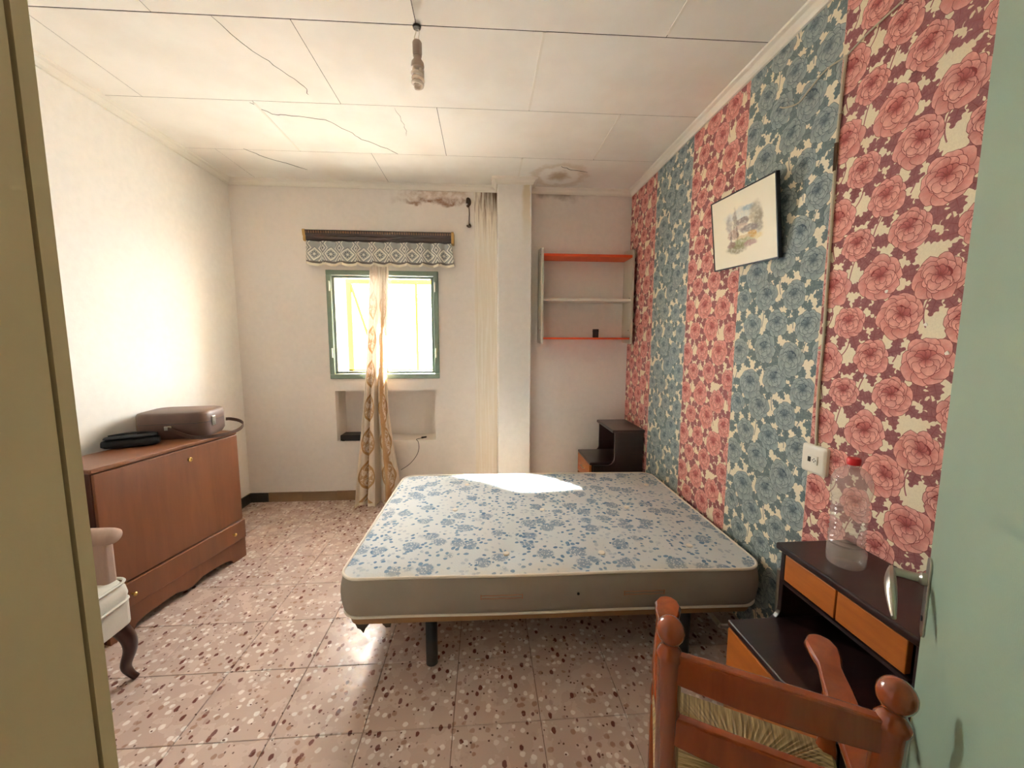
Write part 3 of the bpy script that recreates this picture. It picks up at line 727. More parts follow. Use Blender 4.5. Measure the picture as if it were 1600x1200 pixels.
# ================================================================== SUITCASE, BAG
M_SUIT = plain('suitcase_brown', c(90, 66, 56), .5, .25, 18, bump=.15, bscale=90)
M_SUITL = plain('suitcase_lid_brown', c(98, 73, 60), .48, .25, 16, bump=.15, bscale=90)
M_STRAP = plain('strap_leather', c(74, 48, 34), .45, .15, 20)
sroot = empty('suitcase', (-1.897, 2.545, .8685), math.radians(10), 'small brown hard suitcase with rounded corners lying on the cabinet', 'suitcase')
def shell(z0, z1, ins0, ins1):
    rs = []
    for z, ins in ((z0, ins0), (z0+(z1-z0)*.25, 0), (z0+(z1-z0)*.75, 0), (z1-.004, ins1*.4), (z1, ins1)):
        rs.append([(x, y, z) for x, y in rrect(-.19+ins, -.15+ins, .19-ins, .15-ins, .075-ins*.5, 8)])
    return rs
m = MB(); m.rings(shell(0, .092, .012, .0)); m.build('body', M_SUIT, sroot, smooth=True)
m = MB(); m.rings(shell(.095, .158, .0, .016)); m.build('lid', M_SUITL, sroot, smooth=True)
m = MB(); m.rings([[(x, y, z) for x, y in rrect(-.188, -.148, .188, .148, .073, 8)] for z in (.090, .097)]); m.build('seam', M_BLACK, sroot)
m = MB(); m.box(.190, -.075, .062, .196, -.035, .122); lt = m.build('latch', M_CHROME, sroot, bevel=.004); MB().box(.196, -.066, .070, .199, -.044, .092).build('hasp', M_CHROME, lt, bevel=.002)
m = MB(); m.box(-.02, -.158, .058, .015, -.150, .082); m.build('strap_mount', M_CHROME, sroot, bevel=.002)
sp = [(.0, -.156, .070), (.06, -.185, .050), (.14, -.205, .022), (.22, -.18, .014), (.285, -.10, .012), (.31, .0, .018), (.298, .09, .034), (.255, .135, .050), (.205, .14, .062), (.186, .12, .066)]
def smooth_path(P, k=5):
    r = []
    for i in range(len(P)-1):
        p0, p1, p2, p3 = [Vector(P[min(max(j, 0), len(P)-1)]) for j in (i-1, i, i+1, i+2)]
        for q in range(k):
            t = q/k; r.append(.5*((2*p1)+(p2-p0)*t+(2*p0-5*p1+4*p2-p3)*t*t+(3*p1-p0-3*p2+p3)*t**3))
    return r+[Vector(P[-1])]
m = MB(); L = smooth_path(sp)
rs = []
for i, p in enumerate(L):
    d = (L[min(i+1, len(L)-1)]-L[max(i-1, 0)]).normalized(); n_ = d.cross(Vector((0, 0, 1))).normalized(); u_ = n_.cross(d)
    rs.append([p+n_*a+u_*b for a, b in ((-.0022, -.010), (.0022, -.010), (.0022, .010), (-.0022, .010))])
m.rings(rs); m.build('strap', M_STRAP, sroot)
M_BAG = plain('black_cloth', c(20, 20, 20), .8, .4, 14, bump=.5, bscale=40)
bag = empty('folded_bag', (-1.962, 2.258, .8685), math.radians(28), 'black folded cloth bag lying in front of the suitcase', 'bag')
def puff(w_, d_, h_, dz, seed):
    rs = []; rn = random.Random(seed)
    for i in range(15):
        t = i/14; e = (1-abs(2*t-1)**6)**.5*.35+.65; rs.append([((t-.5)*w_, d_/2*e*math.cos(a)*(1+.06*rn.uniform(-1, 1)), dz+h_/2+h_/2*math.copysign(abs(math.sin(a))**.6, math.sin(a))*e*(1+(.08*rn.uniform(-1, 1) if math.sin(a) > 0 else 0))) for a in [2*PI*k/16 for k in range(16)]])
    return rs
m = MB(); m.rings(puff(.235, .10, .052, 0, 3)); m.build('folded_body', M_BAG, bag, smooth=True)
m = MB(); m.rings(puff(.215, .085, .014, .050, 5)); m.build('flap', M_BAG, bag, smooth=True)
m = MB(); m.tube(smooth_path([(-.10, .03, .062), (-.02, .045, .068), (.06, .04, .066), (.105, .02, .060)]), .006, 8); m.build('handle', M_BAG, bag, smooth=True)

# ================================================================== ARMCHAIR
M_VEL = plain('taupe_velvet', c(166, 138, 122), .85, .12, 9, bump=.2, bscale=200)
M_UPH = plain('pale_seat_fabric', c(206, 202, 190), .85, .06, 9, bump=.2, bscale=200)
M_DKWOOD = wood('dark_leg_wood', c(44, 20, 14), c(70, 34, 22), .35, (8, 8, 1.5), 3, .2)
# local +x is the front
arm = empty('armchair', (-1.52, 1.39, 0), 0, 'low armchair with taupe arms and pale seat in front of the brown cabinet', 'armchair')
m = MB(); m.prism(rrect(-.50, -.275, .012, .275, .03, 4), 'z', .255, .37); m.build('seat_rail', M_UPH, arm, bevel=.012, seg=3)
m = MB(); rs = []
for z, ins in ((.37, .012), (.378, .0), (.40, -.004), (.43, .0), (.455, .014), (.462, .05)): rs.append([(x, y, z) for x, y in rrect(-.44+ins, -.270+ins, .016-ins, .270-ins, .04, 5)])
m.rings(rs); m.build('seat_cushion', M_UPH, arm, smooth=True)
for zz, ins in ((.372, 0), (.452, .004)):
    pts = [(x, y, zz) for x, y in rrect(-.44+ins, -.272+ins, .018-ins, .272-ins, .04, 5)]; m = MB(); m.tube(pts+pts[:2], .006, 6); m.build('piping', M_UPH, arm, smooth=True)
for s_ in (-1, 1):
    m = MB(); m.prism([(-.46, .445), (-.022, .445), (-.022, .645), (-.46, .645)], 'y', s_*.208, s_*.262); am = m.build('arm', M_VEL, arm, bevel=.016, seg=4, smooth=True)
    m = MB(); rs = []
    for xx, k in ((-.47, .9), (-.46, 1), (-.03, 1), (-.012, .97), (.002, .86), (.010, .62), (.013, .3)):
        rs.append([(xx, s_*.236+.043*k*math.cos(q), .655+.033*k*math.sin(q)) for q in [2*PI*j/18 for j in range(18)]])
    m.rings(rs); m.build('arm_roll', M_VEL, am, smooth=True)
    for fx, sg in ((-.01, 1), (-.46, -1)):
        m = MB(); P = [(fx-.015*sg, s_*.235, .255), (fx+.012*sg, s_*.245, .20), (fx+.012*sg, s_*.25, .14), (fx-.008*sg, s_*.245, .07), (fx+.004*sg, s_*.25, .03), (fx+.018*sg, s_*.258, .004)]
        P = smooth_path(P, 4); m.tube(P, [.032-.018*min(1, i/(len(P)*.8)) for i in range(len(P))], 10); m.build('leg', M_DKWOOD, arm, smooth=True)
m = MB(); rs = []
for z, dx, hwid in ((.36, -.44, .235), (.55, -.455, .25), (.75, -.50, .25), (.90, -.545, .22), (.94, -.56, .18)): rs.append([(dx+x, y, z) for x, y in rrect(-.05, -hwid, .04, hwid, .03, 4)])
m.rings(rs); m.build('backrest', M_VEL, arm, smooth=True, bevel=.01)

# ================================================================== STEPPED NIGHTSTANDS
M_NSD = wood('nightstand_dark', c(30, 16, 16), c(52, 30, 28), .32, (1.5, 9, 9), 3, .15)
M_NSO = wood('nightstand_orange_front', c(150, 78, 24), c(184, 106, 40), .4, (9, 1.2, 9), 2.6, .1)
def stepped(name, y_len, label, drawers_up):
    """local -x is the front, local y along the wall, origin at the wall and far end"""
    r = empty(name, (0, 0, 0), 0, label, 'nightstand')
    D1, D2, H1, H2 = .255, .445, .455, .732
    prof = [(-.012, 0), (-D2+.015, 0), (-D2+.015, H1-.022), (-D1-.055, H1-.022)]
    prof += [(-D1-.055+.055*math.sin(a)*1.0, H1+.035-.055*math.cos(a)) for a in [PI/2*k/6 for k in range(1, 7)]] + [(-D1, H2-.022), (-.012, H2-.022)]
    for y0 in (-.018, -y_len): MB().prism(prof, 'y', y0, y0+.018).build('side_panel', M_NSD, r, bevel=.002)
    MB().box(-D1-.022, -y_len-.006, H2-.024, -.003, .004, H2).build('top_board', M_NSD, r, bevel=.006, seg=3)
    MB().box(-D2-.012, -y_len+.018, H1-.024, -.012, -.018, H1).build('lower_board', M_NSD, r, bevel=.006, seg=3)
    MB().box(-.020, -y_len+.018, .02, -.012, -.018, H2-.03).build('back_panel', M_NSD, r)
    MB().box(-D2+.05, -y_len+.018, .06, -.02, -.018, .078).build('bottom_board', M_NSD, r)
    dz0, dz1 = .265, .428
    for k, (z0, z1) in enumerate(((dz0, dz1), (.085, .255))):
        d = MB().box(-D2-.012, -y_len+.024, z0, -D2+.006, -.024, z1).build('drawer', M_NSO, r, bevel=.003)
        m = MB(); m.box(-D2-.034, -y_len/2-.05, (z0+z1)/2+.005, -D2-.012, -y_len/2+.05, (z0+z1)/2+.013); m.build('drawer_pull', M_CHROME, d, bevel=.002)
    if drawers_up:
        n = 2; wd = (y_len-.052)/n
        for k in range(n):
            ya = -.024-k*wd; MB().box(-D1-.006, ya-wd+.003, H2-.128, -D1+.012, ya-.003, H2-.034).build('upper_drawer', M_NSO, r, bevel=.002)
        MB().box(-D1-.010, -y_len+.018, H2-.142, -.02, -.018, H2-.131).build('drawer_shelf', M_NSD, r)
    return r
ns = stepped('nightstand', .45, 'dark stepped nightstand with an open upper shelf in the corner below the wall shelf', False); ns.location = (XR-.004, 3.515, 0)
ns2 = stepped('nightstand', .46, 'dark stepped nightstand with two orange upper drawers carrying the plastic bottle', True); ns2.location = (XR-.004, 1.262, 0)

# ================================================================== BOTTLE
bot = empty('water_bottle', (1.172, 1.115, .7325), 0, 'empty clear plastic bottle with a red cap on the nightstand', 'bottle')
prof = [(0, .006), (.030, .002), (.044, .0), (.050, .008), (.052, .03), (.051, .052), (.046, .066)]
z = .070
while z < .215: prof += [(.0445, z), (.0485, z+.007), (.0445, z+.014)]; z += .0155
prof += [(.048, .225), (.053, .240), (.0545, .262), (.052, .285), (.043, .308), (.028, .322), (.0155, .328), (.0155, .338)]
m = MB(); n = 28; rs = []
for r, z in prof:
    rs.append([(r*(1+.035*math.sin(3*a+z*40)*math.sin(z*30+1)*(.05 < z < .3))*math.cos(a)+(.004 if z < .06 else 0), r*(1+.03*math.sin(2*a-z*50)*(.05 < z < .3))*math.sin(a), z+(.003*math.sin(2*a) if z > .1 and z < .25 else 0)) for a in [2*PI*k/n for k in range(n)]])
m.rings(rs, True, True, False); m.build('bottle_body', M_PET, bot, smooth=True)
M_RED = plain('red_cap', c(196, 24, 30), .4, .05)
m = MB(); m.lathe([(.0175, .334), (.0185, .337), (.0185, .352), (.016, .356), (0, .356)], 20); m.build('cap', M_RED, bot, smooth=True)

# ================================================================== RUSH SEAT ARMCHAIR in the foreground
M_ORG = wood('orange_varnished_wood', c(122, 52, 20), c(158, 76, 32), .20, (7, 7, 1.0), 2.5, .5, .03)
def m_rush():
    t = T('rush'); u = t.uv(); x, y, z = t.sep(u)
    st = t.noise(t.comb(t.math('MULTIPLY', x, 170.0), t.math('MULTIPLY', y, 7.0)), 1.0, 4, .6).outputs[0]
    cc = t.ramp(st, [(.3, c(96, 76, 46)), (.5, c(150, 124, 78)), (.7, c(186, 160, 108))])
    t.bump(st, .6, .003); return t.fin(cc, .7)
M_RUSH = m_rush()
lat = math.radians(-28.8)
ch = empty('rush_armchair', (.505, .592, 0), lat, 'orange varnished rush seat armchair with ball finials beside the open door', 'chair')
HB, HF, DF = .167, .195, .345     # half widths at the back and front, depth
def post_prof(top, r, finial):
    p = [(r*.72, 0), (r, .05), (r, .44), (r*.92, .445), (r, .455), (r, top*.55), (r*.85, top*.55+.006), (r, top*.55+.012)]
    if finial: p += [(r, top-.085), (r*1.10, top-.080), (r*1.06, top-.072), (r*.80, top-.063), (r*.66, top-.056)] + [(r*1.14*math.sin(q), top-.0275-.0285*math.cos(q)*1.0+.001) for q in [PI*(.22+.78*k/12) for k in range(12)]] + [(0, top+.002)]
    else: p += [(r, top)]
    return p
for s_ in (-1, 1):
    m = MB(); sh = Matrix(((1, 0, s_*.012), (0, 1, -.05), (0, 0, 1)))
    m.lathe(post_prof(.920, .0225, True), 22, (s_*HB-s_*.011, .046, 0), sh); m.build('back_post', M_ORG, ch, smooth=True)
    m = MB(); m.lathe([(.015, 0), (.021, .05), (.021, .40), (.019, .41), (.023, .425), (.021, .46), (.018, .475), (.0215, .52), (.018, .60), (.014, .675)], 18, (s_*HF, DF, 0)); m.build('front_post', M_ORG, ch, smooth=True)
    # arm: flat paddle, widening to a round end
    ctr = [(-.006, .020, .664), (.0, .08, .668), (.006, .17, .672), (.010, .26, .675), (.012, .325, .677), (.013, .36, .678), (.013, .395, .678), (.013, .418, .678), (.013, .428, .678)]
    wds = [.020, .026, .031, .029, .024, .032, .036, .026, .008]
    m = MB(); rs = []
    for (dx, yy_, zz), wd in zip(ctr, wds):
        x0 = s_*(HB+.002+dx); rs.append([(x0+wd*cx2, yy_, zz+dz) for cx2, dz in ((-1, -.004), (-.85, -.013), (.85, -.013), (1, -.004), (1, .004), (.85, .011), (-.85, .011), (-1, .004))])
    m.rings(rs); m.build('arm_rest', M_ORG, ch, smooth=True)
    m = MB(); m.lathe([(.004, 0), (.011, .004), (.011, .010), (.006, .014), (0, .015)], 12, (s_*(HB+.004), .02, .677)); m.build('arm_dowel', M_ORG, ch, smooth=True)
def slat(z0, z1, y0, bow, name):
    m = MB(); rs = []
    for k in range(13):
        t = -1+2*k/12; x = t*(HB+.004); y = y0-bow*(1-t*t); top = z1+(.010*(1-t*t)); rs.append([(x, y-.010, z0), (x, y+.010, z0), (x, y+.010, top), (x, y-.010, top)])
    m.rings(rs); m.build(name, M_ORG, ch, bevel=.004)
slat(.792, .850, .002, .012, 'back_slat'); slat(.655, .712, .008, .012, 'back_slat'); slat(.535, .575, .014, .008, 'back_slat')
for z, y0, y1 in ((.12, 0, 0), (.22, 0, 0)):
    for s_ in (-1, 1):
        m = MB(); m.tube([(s_*HB, .04, z), (s_*(HF-.005), DF, z)], .011, 10); m.build('stretcher', M_ORG, ch, smooth=True)
m = MB(); m.tube([(-HF, DF, .20), (HF, DF, .20)], .012, 10); m.build('stretcher', M_ORG, ch, smooth=True)
m = MB(); m.tube([(-HB, .04, .17), (HB, .04, .17)], .012, 10); m.build('stretcher', M_ORG, ch, smooth=True)
# woven seat: four wedges that meet in the middle, wrapped round the rails
SB, SF = .036, DF+.006
seat = empty('rush_seat', (0, 0, 0)); seat.parent = ch
mb_corners = [(-HB, SB), (HB, SB), (HF+.002, SF), (-HF-.002, SF)]; ctrp = (0, (SB+SF)/2)
for i in range(4):
    a, b = Vector(mb_corners[i]), Vector(mb_corners[(i+1) % 4]); cc = Vector(ctrp); L0 = (b-a).length
    nrm = Vector((b-a)).normalized(); nrm = Vector((nrm.y, -nrm.x))
    if nrm.dot(cc-a) > 0: nrm = -nrm
    m = MB()
    def fn(u, v):
        if v < .35:      # round the rail
            q = v/.35; ang_ = PI*(1.1-.6*q-.0); e = a.lerp(b, u)+nrm*(.016*math.sin(PI*(1-q)*.9)); return (e.x, e.y, .435+.022*math.cos(PI*(1-q)))
        q = (v-.35)/.65; e = a.lerp(b, u); p = e.lerp(cc, q); return (p.x, p.y, .457-.010*q+.0015*math.sin(u*150))
    m.grid(fn, 60, 10, lambda u, v: ((Vector(fn(u, v)[:2])-a).dot((b-a).normalized()), v*.2)); m.build('rush_wedge', M_RUSH, seat, smooth=True)
for i, (a, b) in enumerate(((-1, 0), (1, 0))):
    pass
m = MB(); m.tube([(-HF, DF+.004, .435), (HF, DF+.004, .435)], .013, 10); m.build('seat_rail', M_ORG, ch, smooth=True)

# ================================================================== WALL SHELF
M_SHW = plain('shelf_grey_white', c(198, 190, 172), .6, .1, 10)
M_SHO = plain('shelf_orange', c(206, 74, 22), .45, .06, 8)
M_SHWH = plain('shelf_white', c(216, 208, 192), .55, .06, 8)
shf = empty('wall_shelf', (.49, YB, 1.44), 0, 'wall shelf with grey-white sides, two orange boards and one white board', 'wall shelf')
for x0 in (0, .79):
    m = MB(); m.prism([(0, .03), (-.012, .01), (-.205, 0), (-.215, .012), (-.215, .80), (-.205, .81), (-.012, .835), (0, .82)], 'x', x0, x0+.020); s_ = m.build('side_panel', M_SHW, shf, bevel=.002)
    for zz in (.12, .40, .76):
        m = MB(); m.lathe([(0, 0), (.005, 0), (.005, .002), (0, .002)], 8, (x0-.001, -.17, zz), Matrix.Rotation(-PI/2, 3, 'Y')); m.build('screw', M_WIRE, s_)
MB().box(.020, -.212, .740, .790, -.01, .762).build('shelf_board', M_SHO, shf, bevel=.002)['label'] = 'orange shelf board'
MB().box(.020, -.205, .370, .790, -.01, .390).build('shelf_board', M_SHWH, shf, bevel=.002)['label'] = 'white shelf board'
MB().box(.020, -.205, .040, .790, -.01, .056).build('shelf_board', M_SHO, shf, bevel=.002)['label'] = 'orange shelf board'
cup = empty('dark_tumbler', (.995, 3.42, 1.4965), 0, 'small dark brown tumbler on the lowest orange shelf board', 'tumbler')
M_CUP = plain('dark_brown_ceramic', c(60, 34, 30), .4)
m = MB(); m.lathe([(0, 0), (.024, 0), (.026, .004), (.027, .07), (.028, .074), (.025, .074), (.024, .01), (0, .008)], 20); m.build('tumbler_body', M_CUP, cup, smooth=True)
m = MB(); m.lathe([(.0275, .052), (.0282, .053), (.0282, .060), (.0275, .061)], 20); m.build('tumbler_band', M_BLACK, cup, smooth=True)

# ================================================================== CURTAIN SET
M_PELM = wood('pelmet_dark_wood', c(30, 14, 10), c(52, 26, 17), .4, (1, 8, 8), 3, .2)
M_GOLD = plain('pelmet_gold_end', c(190, 150, 84), .4, .1, 20, metal=.4)
PC = -.880
pel = empty('curtain_pelmet', (PC, YB, 2.30), 0, 'dark carved wooden curtain pelmet with gilt ends above the window', 'pelmet')
prof = [(0, .0), (-.075, .0), (-.082, .010), (-.080, .034), (-.088, .040), (-.092, .060), (-.096, .078), (-.09, .086), (0, .086)]
m = MB(); m.prism(prof, 'x', -.605, .605); m.build('rail_board', M_PELM, pel, bevel=.002)
for k in range(60):
    x = -.595+1.19*k/59; m = MB(); m.box(x-.0055, -.099, .058, x+.0055, -.091, .076); b_ = m.build('carved_bead', plain('pelmet_bead', c(120, 86, 56), .5) if k == 0 else bpy.data.materials['pelmet_bead'], pel, bevel=.002)
for s_ in (-1, 1):
    m = MB(); m.prism([(y*1.06-.001*(y < 0), -.004+z*1.08) for y, z in prof], 'x', s_*.605, s_*.626); m.build('end_cap', M_GOLD, pel, bevel=.002)

def m_valance():
    t = T('valance_print'); u = t.uv(); x, y, z = t.sep(u)
    a = t.math('SUBTRACT', t.math('FRACT', x), .5); b = t.math('SUBTRACT', y, .40)
    aa, ab = t.math('ABSOLUTE', a), t.math('ABSOLUTE', b)
    d = t.math('ADD', t.math('MULTIPLY', aa, 2.25), t.math('MULTIPLY', ab, 2.6))
    n = t.noise(t.comb(t.math('MULTIPLY', x, 1.0), y), 60, 2).outputs[0]
    G1, G2, W, Dk = c(168, 168, 164), c(178, 178, 172), c(234, 230, 216), c(96, 98, 100)
    ang = t.math('ARCTAN2', a, b); r = t.math('SQRT', t.math('ADD', t.math('MULTIPLY', a, a), t.math('MULTIPLY', b, b)))
    petals = t.step(t.math('COSINE', t.math('MULTIPLY', ang, 8.0)), -.1, .3)
    ringp = t.math('MULTIPLY', t.step(r, .075, .09), t.step(r, .14, .16, 1, 0))
    cc = t.mix(t.math('MULTIPLY', petals, ringp), G2, Dk)
    cc = t.mix(t.step(r, .045, .055, 1, 0), cc, W)
    cc = t.mix(t.math('MULTIPLY', t.step(d, .60, .62), t.step(d, .84, .86, 1, 0)), cc, W)
    cc = t.mix(t.math('MULTIPLY', t.step(d, .86, .88), t.step(d, .92, .94, 1, 0)), cc, Dk)
    # rounded lozenges between the diamonds
    a2 = t.math('SUBTRACT', t.math('FRACT', t.math('ADD', x, .5)), .5); b2 = t.math('SUBTRACT', t.math('FRACT', t.math('ADD', y, .12)), .5)
    d2 = t.math('ADD', t.math('MULTIPLY', t.math('ABSOLUTE', a2), 3.0), t.math('MULTIPLY', t.math('ABSOLUTE', t.math('SUBTRACT', t.math('ABSOLUTE', b2), .30)), 3.0))
    oc = t.mix(t.math('MULTIPLY', t.step(d2, .28, .32), t.step(d2, .46, .50, 1, 0)), G1, W)
    oc = t.mix(t.step(d2, .12, .16, 1, 0), oc, Dk)
    oc = t.mix(t.math('MULTIPLY', t.step(d2, .66, .68), t.step(d2, .74, .76, 1, 0)), oc, Dk)
    oc = t.mix(t.math('MULTIPLY', t.step(d2, .80, .84), t.step(d2, 1.0, 1.04, 1, 0)), oc, W)
    cc = t.mix(t.step(d, .93, .95), cc, oc)
    cc = t.mix(t.math('MULTIPLY', t.step(n, .5, .7), .2), cc, G1)
    band = t.math('MULTIPLY', t.step(y, .0, .01), t.step(y, -.001, -.02)); edge = t.step(y, .055, .065, 1, 0)
    cc = t.mix(edge, cc, c(112, 104, 98))
    return t.fin(cc, .8, spec=.2)
M_VAL = m_valance()
M_FRILL = plain('valance_frill', c(232, 222, 198), .8)
val = empty('curtain_valance', (PC, YB, 2.10), 0, 'short gathered valance with grey diamond pattern under the pelmet', 'valance')
NP = 9
def vfold(u): return .018*math.sin(2*PI*NP*u*1.0+.6)+.005*math.sin(2*PI*NP*u*2.3)
def vx(u, v): return (u-.5)*(1.235-.03*v)+.010*math.sin(2*PI*NP*u+2.0)*(1-v)
m = MB(); m.grid(lambda u, v: (vx(u, v), -.074-vfold(u)*(1.3-.5*v), .018+.178*v), 180, 8, lambda u, v: (u*NP, -.04+1.04*v)); m.build('printed_cloth', M_VAL, val, smooth=True, recalc=False)
m = MB(); m.grid(lambda u, v: (vx(u, 0), -.076-vfold(u)*1.35-.003*math.sin(u*40), .0+.004*math.sin(2*PI*NP*u+1)+.020*v), 180, 3); m.build('frill', M_FRILL, val, smooth=True, recalc=False)
for s_ in (0, 1):
    m = MB(); m.grid(lambda u, v: (vx(s_, v*1.0)+(0), -.074-vfold(s_)*1.2+(.074+vfold(s_)*1.2)*u, .018+.178*v), 4, 6, lambda u, v: (u*.4, -.04+1.04*v)); m.build('side_return', M_VAL, val, smooth=True, recalc=False)

def m_curtain():
    t = T('curtain_sheer_print'); u = t.uv(); x, y, z = t.sep(u)      # x: 0..2 across, y: metres down
    wob = t.math('MULTIPLY', t.math('SUBTRACT', t.noise(u, 5, 2).outputs[0], .5), .05)
    a = t.math('ADD', t.math('SUBTRACT', t.math('FRACT', x), .5), wob); aa = t.math('ABSOLUTE', a)
    b = t.math('DIVIDE', y, .30); sn = t.math('ABSOLUTE', t.math('SINE', t.math('MULTIPLY', b, PI)))
    og = t.math('MULTIPLY', t.math('POWER', sn, 1.3), .34)
    outl = t.step(t.math('ABSOLUTE', t.math('SUBTRACT', aa, og)), .030, .055, 1, 0)
    inside = t.step(t.math('SUBTRACT', og, aa), .0, .06)
    dam = t.noise(t.comb(t.math('MULTIPLY', aa, 15.0), t.math('MULTIPLY', t.math('FRACT', b), 9.0)), 1.0, 3, .55, 1.2).outputs[0]
    fill = t.math('MULTIPLY', inside, t.step(dam, .44, .52))
    stem = t.step(aa, t.math('MULTIPLY', t.math('SUBTRACT', 1.3, sn), .06), t.math('ADD', t.math('MULTIPLY', t.math('SUBTRACT', 1.3, sn), .06), .035), .95, 0)
    pat = t.math('MAXIMUM', t.math('MAXIMUM', outl, t.math('MULTIPLY', fill, .85)), stem)
    fade = t.step(y, .25, .7, .35, 1.0)
    cc = t.mix(t.math('MULTIPLY', pat, fade), c(232, 220, 204), c(186, 148, 102))
    t.fin(cc, .85, spec=.1)
    tl = t.n('ShaderNodeBsdfTranslucent'); t.put(cc, tl.inputs[0]); mx = t.n('ShaderNodeMixShader'); mx.inputs[0].default_value = .05
    t.put(t.b.outputs[0], mx.inputs[1]); t.put(tl.outputs[0], mx.inputs[2]); t.put(mx.outputs[0], t.out.inputs[0]); return t.m
M_CURT = m_curtain()
cur = empty('curtain', (-.91, 3.520, .012), 0, 'long pale curtain gathered to the middle of the window with tan medallion print', 'curtain')
CH = 2.19
def lerp_tab(tab, z):
    for (z0, a0), (z1, a1) in zip(tab[:-1], tab[1:]):
        if z <= z1: return a0+(a1-a0)*max(0, min(1, (z-z0)/(z1-z0)))
    return tab[-1][1]
cl = [(0, -1.150), (.25, -1.130), (.55, -1.095), (.85, -1.062), (1.10, -1.040), (1.45, -1.018), (1.8, -1.002), (2.09, -.985), (2.2, -.985)]
cr = [(0, -.745), (.25, -.760), (.55, -.805), (.85, -.845), (1.10, -.850), (1.45, -.845), (1.8, -.832), (2.09, -.824), (2.2, -.824)]
def cfn(u, v):
    z = CH*(1-v); lo, hi = lerp_tab(cl, z), lerp_tab(cr, z); ph = 2*PI*u
    x = lo+(hi-lo)*(u+.022*math.sin(ph*5+1)); dep = .004+.038*(1-z/CH)
    y = -dep*(math.sin(ph*3.0+.4)+.45*math.sin(ph*7+z*1.5)) + .05*math.exp(-((u-.52)/.035)**2)*min(1, (CH-z)*.7) - .135*(1-z/CH)**1.3
    return (x+.91, y, z)
m = MB(); m.grid(cfn, 120, 60, lambda u, v: (u*2.0, v*CH+.02)); m.build('curtain_cloth', M_CURT, cur, smooth=True, recalc=False)
m = MB(); m.grid(lambda u, v: tuple(Vector(cfn(u, 1-.012*v))+Vector((0, -.0025, 0))), 120, 2, lambda u, v: (0.0, .15)); m.build('hem', M_FRILL, cur, smooth=True, recalc=False)

# ================================================================== THINGS IN THE RECESS AND ON THE WALLS
box_ = empty('set_top_box', (-1.20, 3.60, NZ0+.001), 0, 'flat black set-top box in the recess under the window', 'set-top box')
MB().box(-.10, -.07, .006, .10, .07, .058).build('casing', M_BLACKPL, box_, bevel=.004); MB().box(-.085, -.0712, .02, .085, -.070, .045).build('front_panel', M_BLACK, box_)
for s_ in (-1, 1): MB().box(s_*.08-.01, -.055, 0, s_*.08+.01, .055, .006).build('foot', M_BLACKPL, box_)
cab_ = empty('loose_cable', (-.62, 3.56, NZ0), 0, 'loose black plug and thin cable hanging out of the recess', 'cable')
m = MB(); m.tube(smooth_path([(.055, .05, .012), (.03, .02, .010), (-.005, -.016, .008), (.012, -.028, -.01), (.018, -.030, -.07), (-.005, -.032, -.14), (-.07, -.030, -.22), (-.15, -.025, -.275)]), .0028, 6); m.build('cord', M_WIRE, cab_, smooth=True)
m = MB(); m.tube([(.035, .03, .012), (.075, .055, .013)], [.010, .008], 8); m.build('plug', M_BLACKPL, cab_, smooth=True)

hook = empty('rusty_bracket', (-.125, YB, 2.45), 0, 'rusty wire bracket left on the stained wall beside the pillar', 'bracket')
M_RUST = plain('rust', c(84, 58, 38), .9, .3, 40)
m = MB(); m.tube([(0, -.008, .02), (.004, -.010, .12), (.0, -.008, .21)], .004, 6); m.build('rod', M_RUST, hook, smooth=True)
m = MB(); m.tube(smooth_path([(-.018, -.006, .18), (.008, -.012, .20), (.006, -.014, .235), (-.012, -.01, .245), (-.016, -.006, .21)]), .010, 8); m.build('upper_clip', M_RUST, hook, smooth=True)
m = MB(); m.tube(smooth_path([(-.018, -.006, .02), (.0, -.014, .008), (.014, -.01, .014), (.004, -.008, .034)]), .007, 8); m.build('lower_clip', M_RUST, hook, smooth=True)

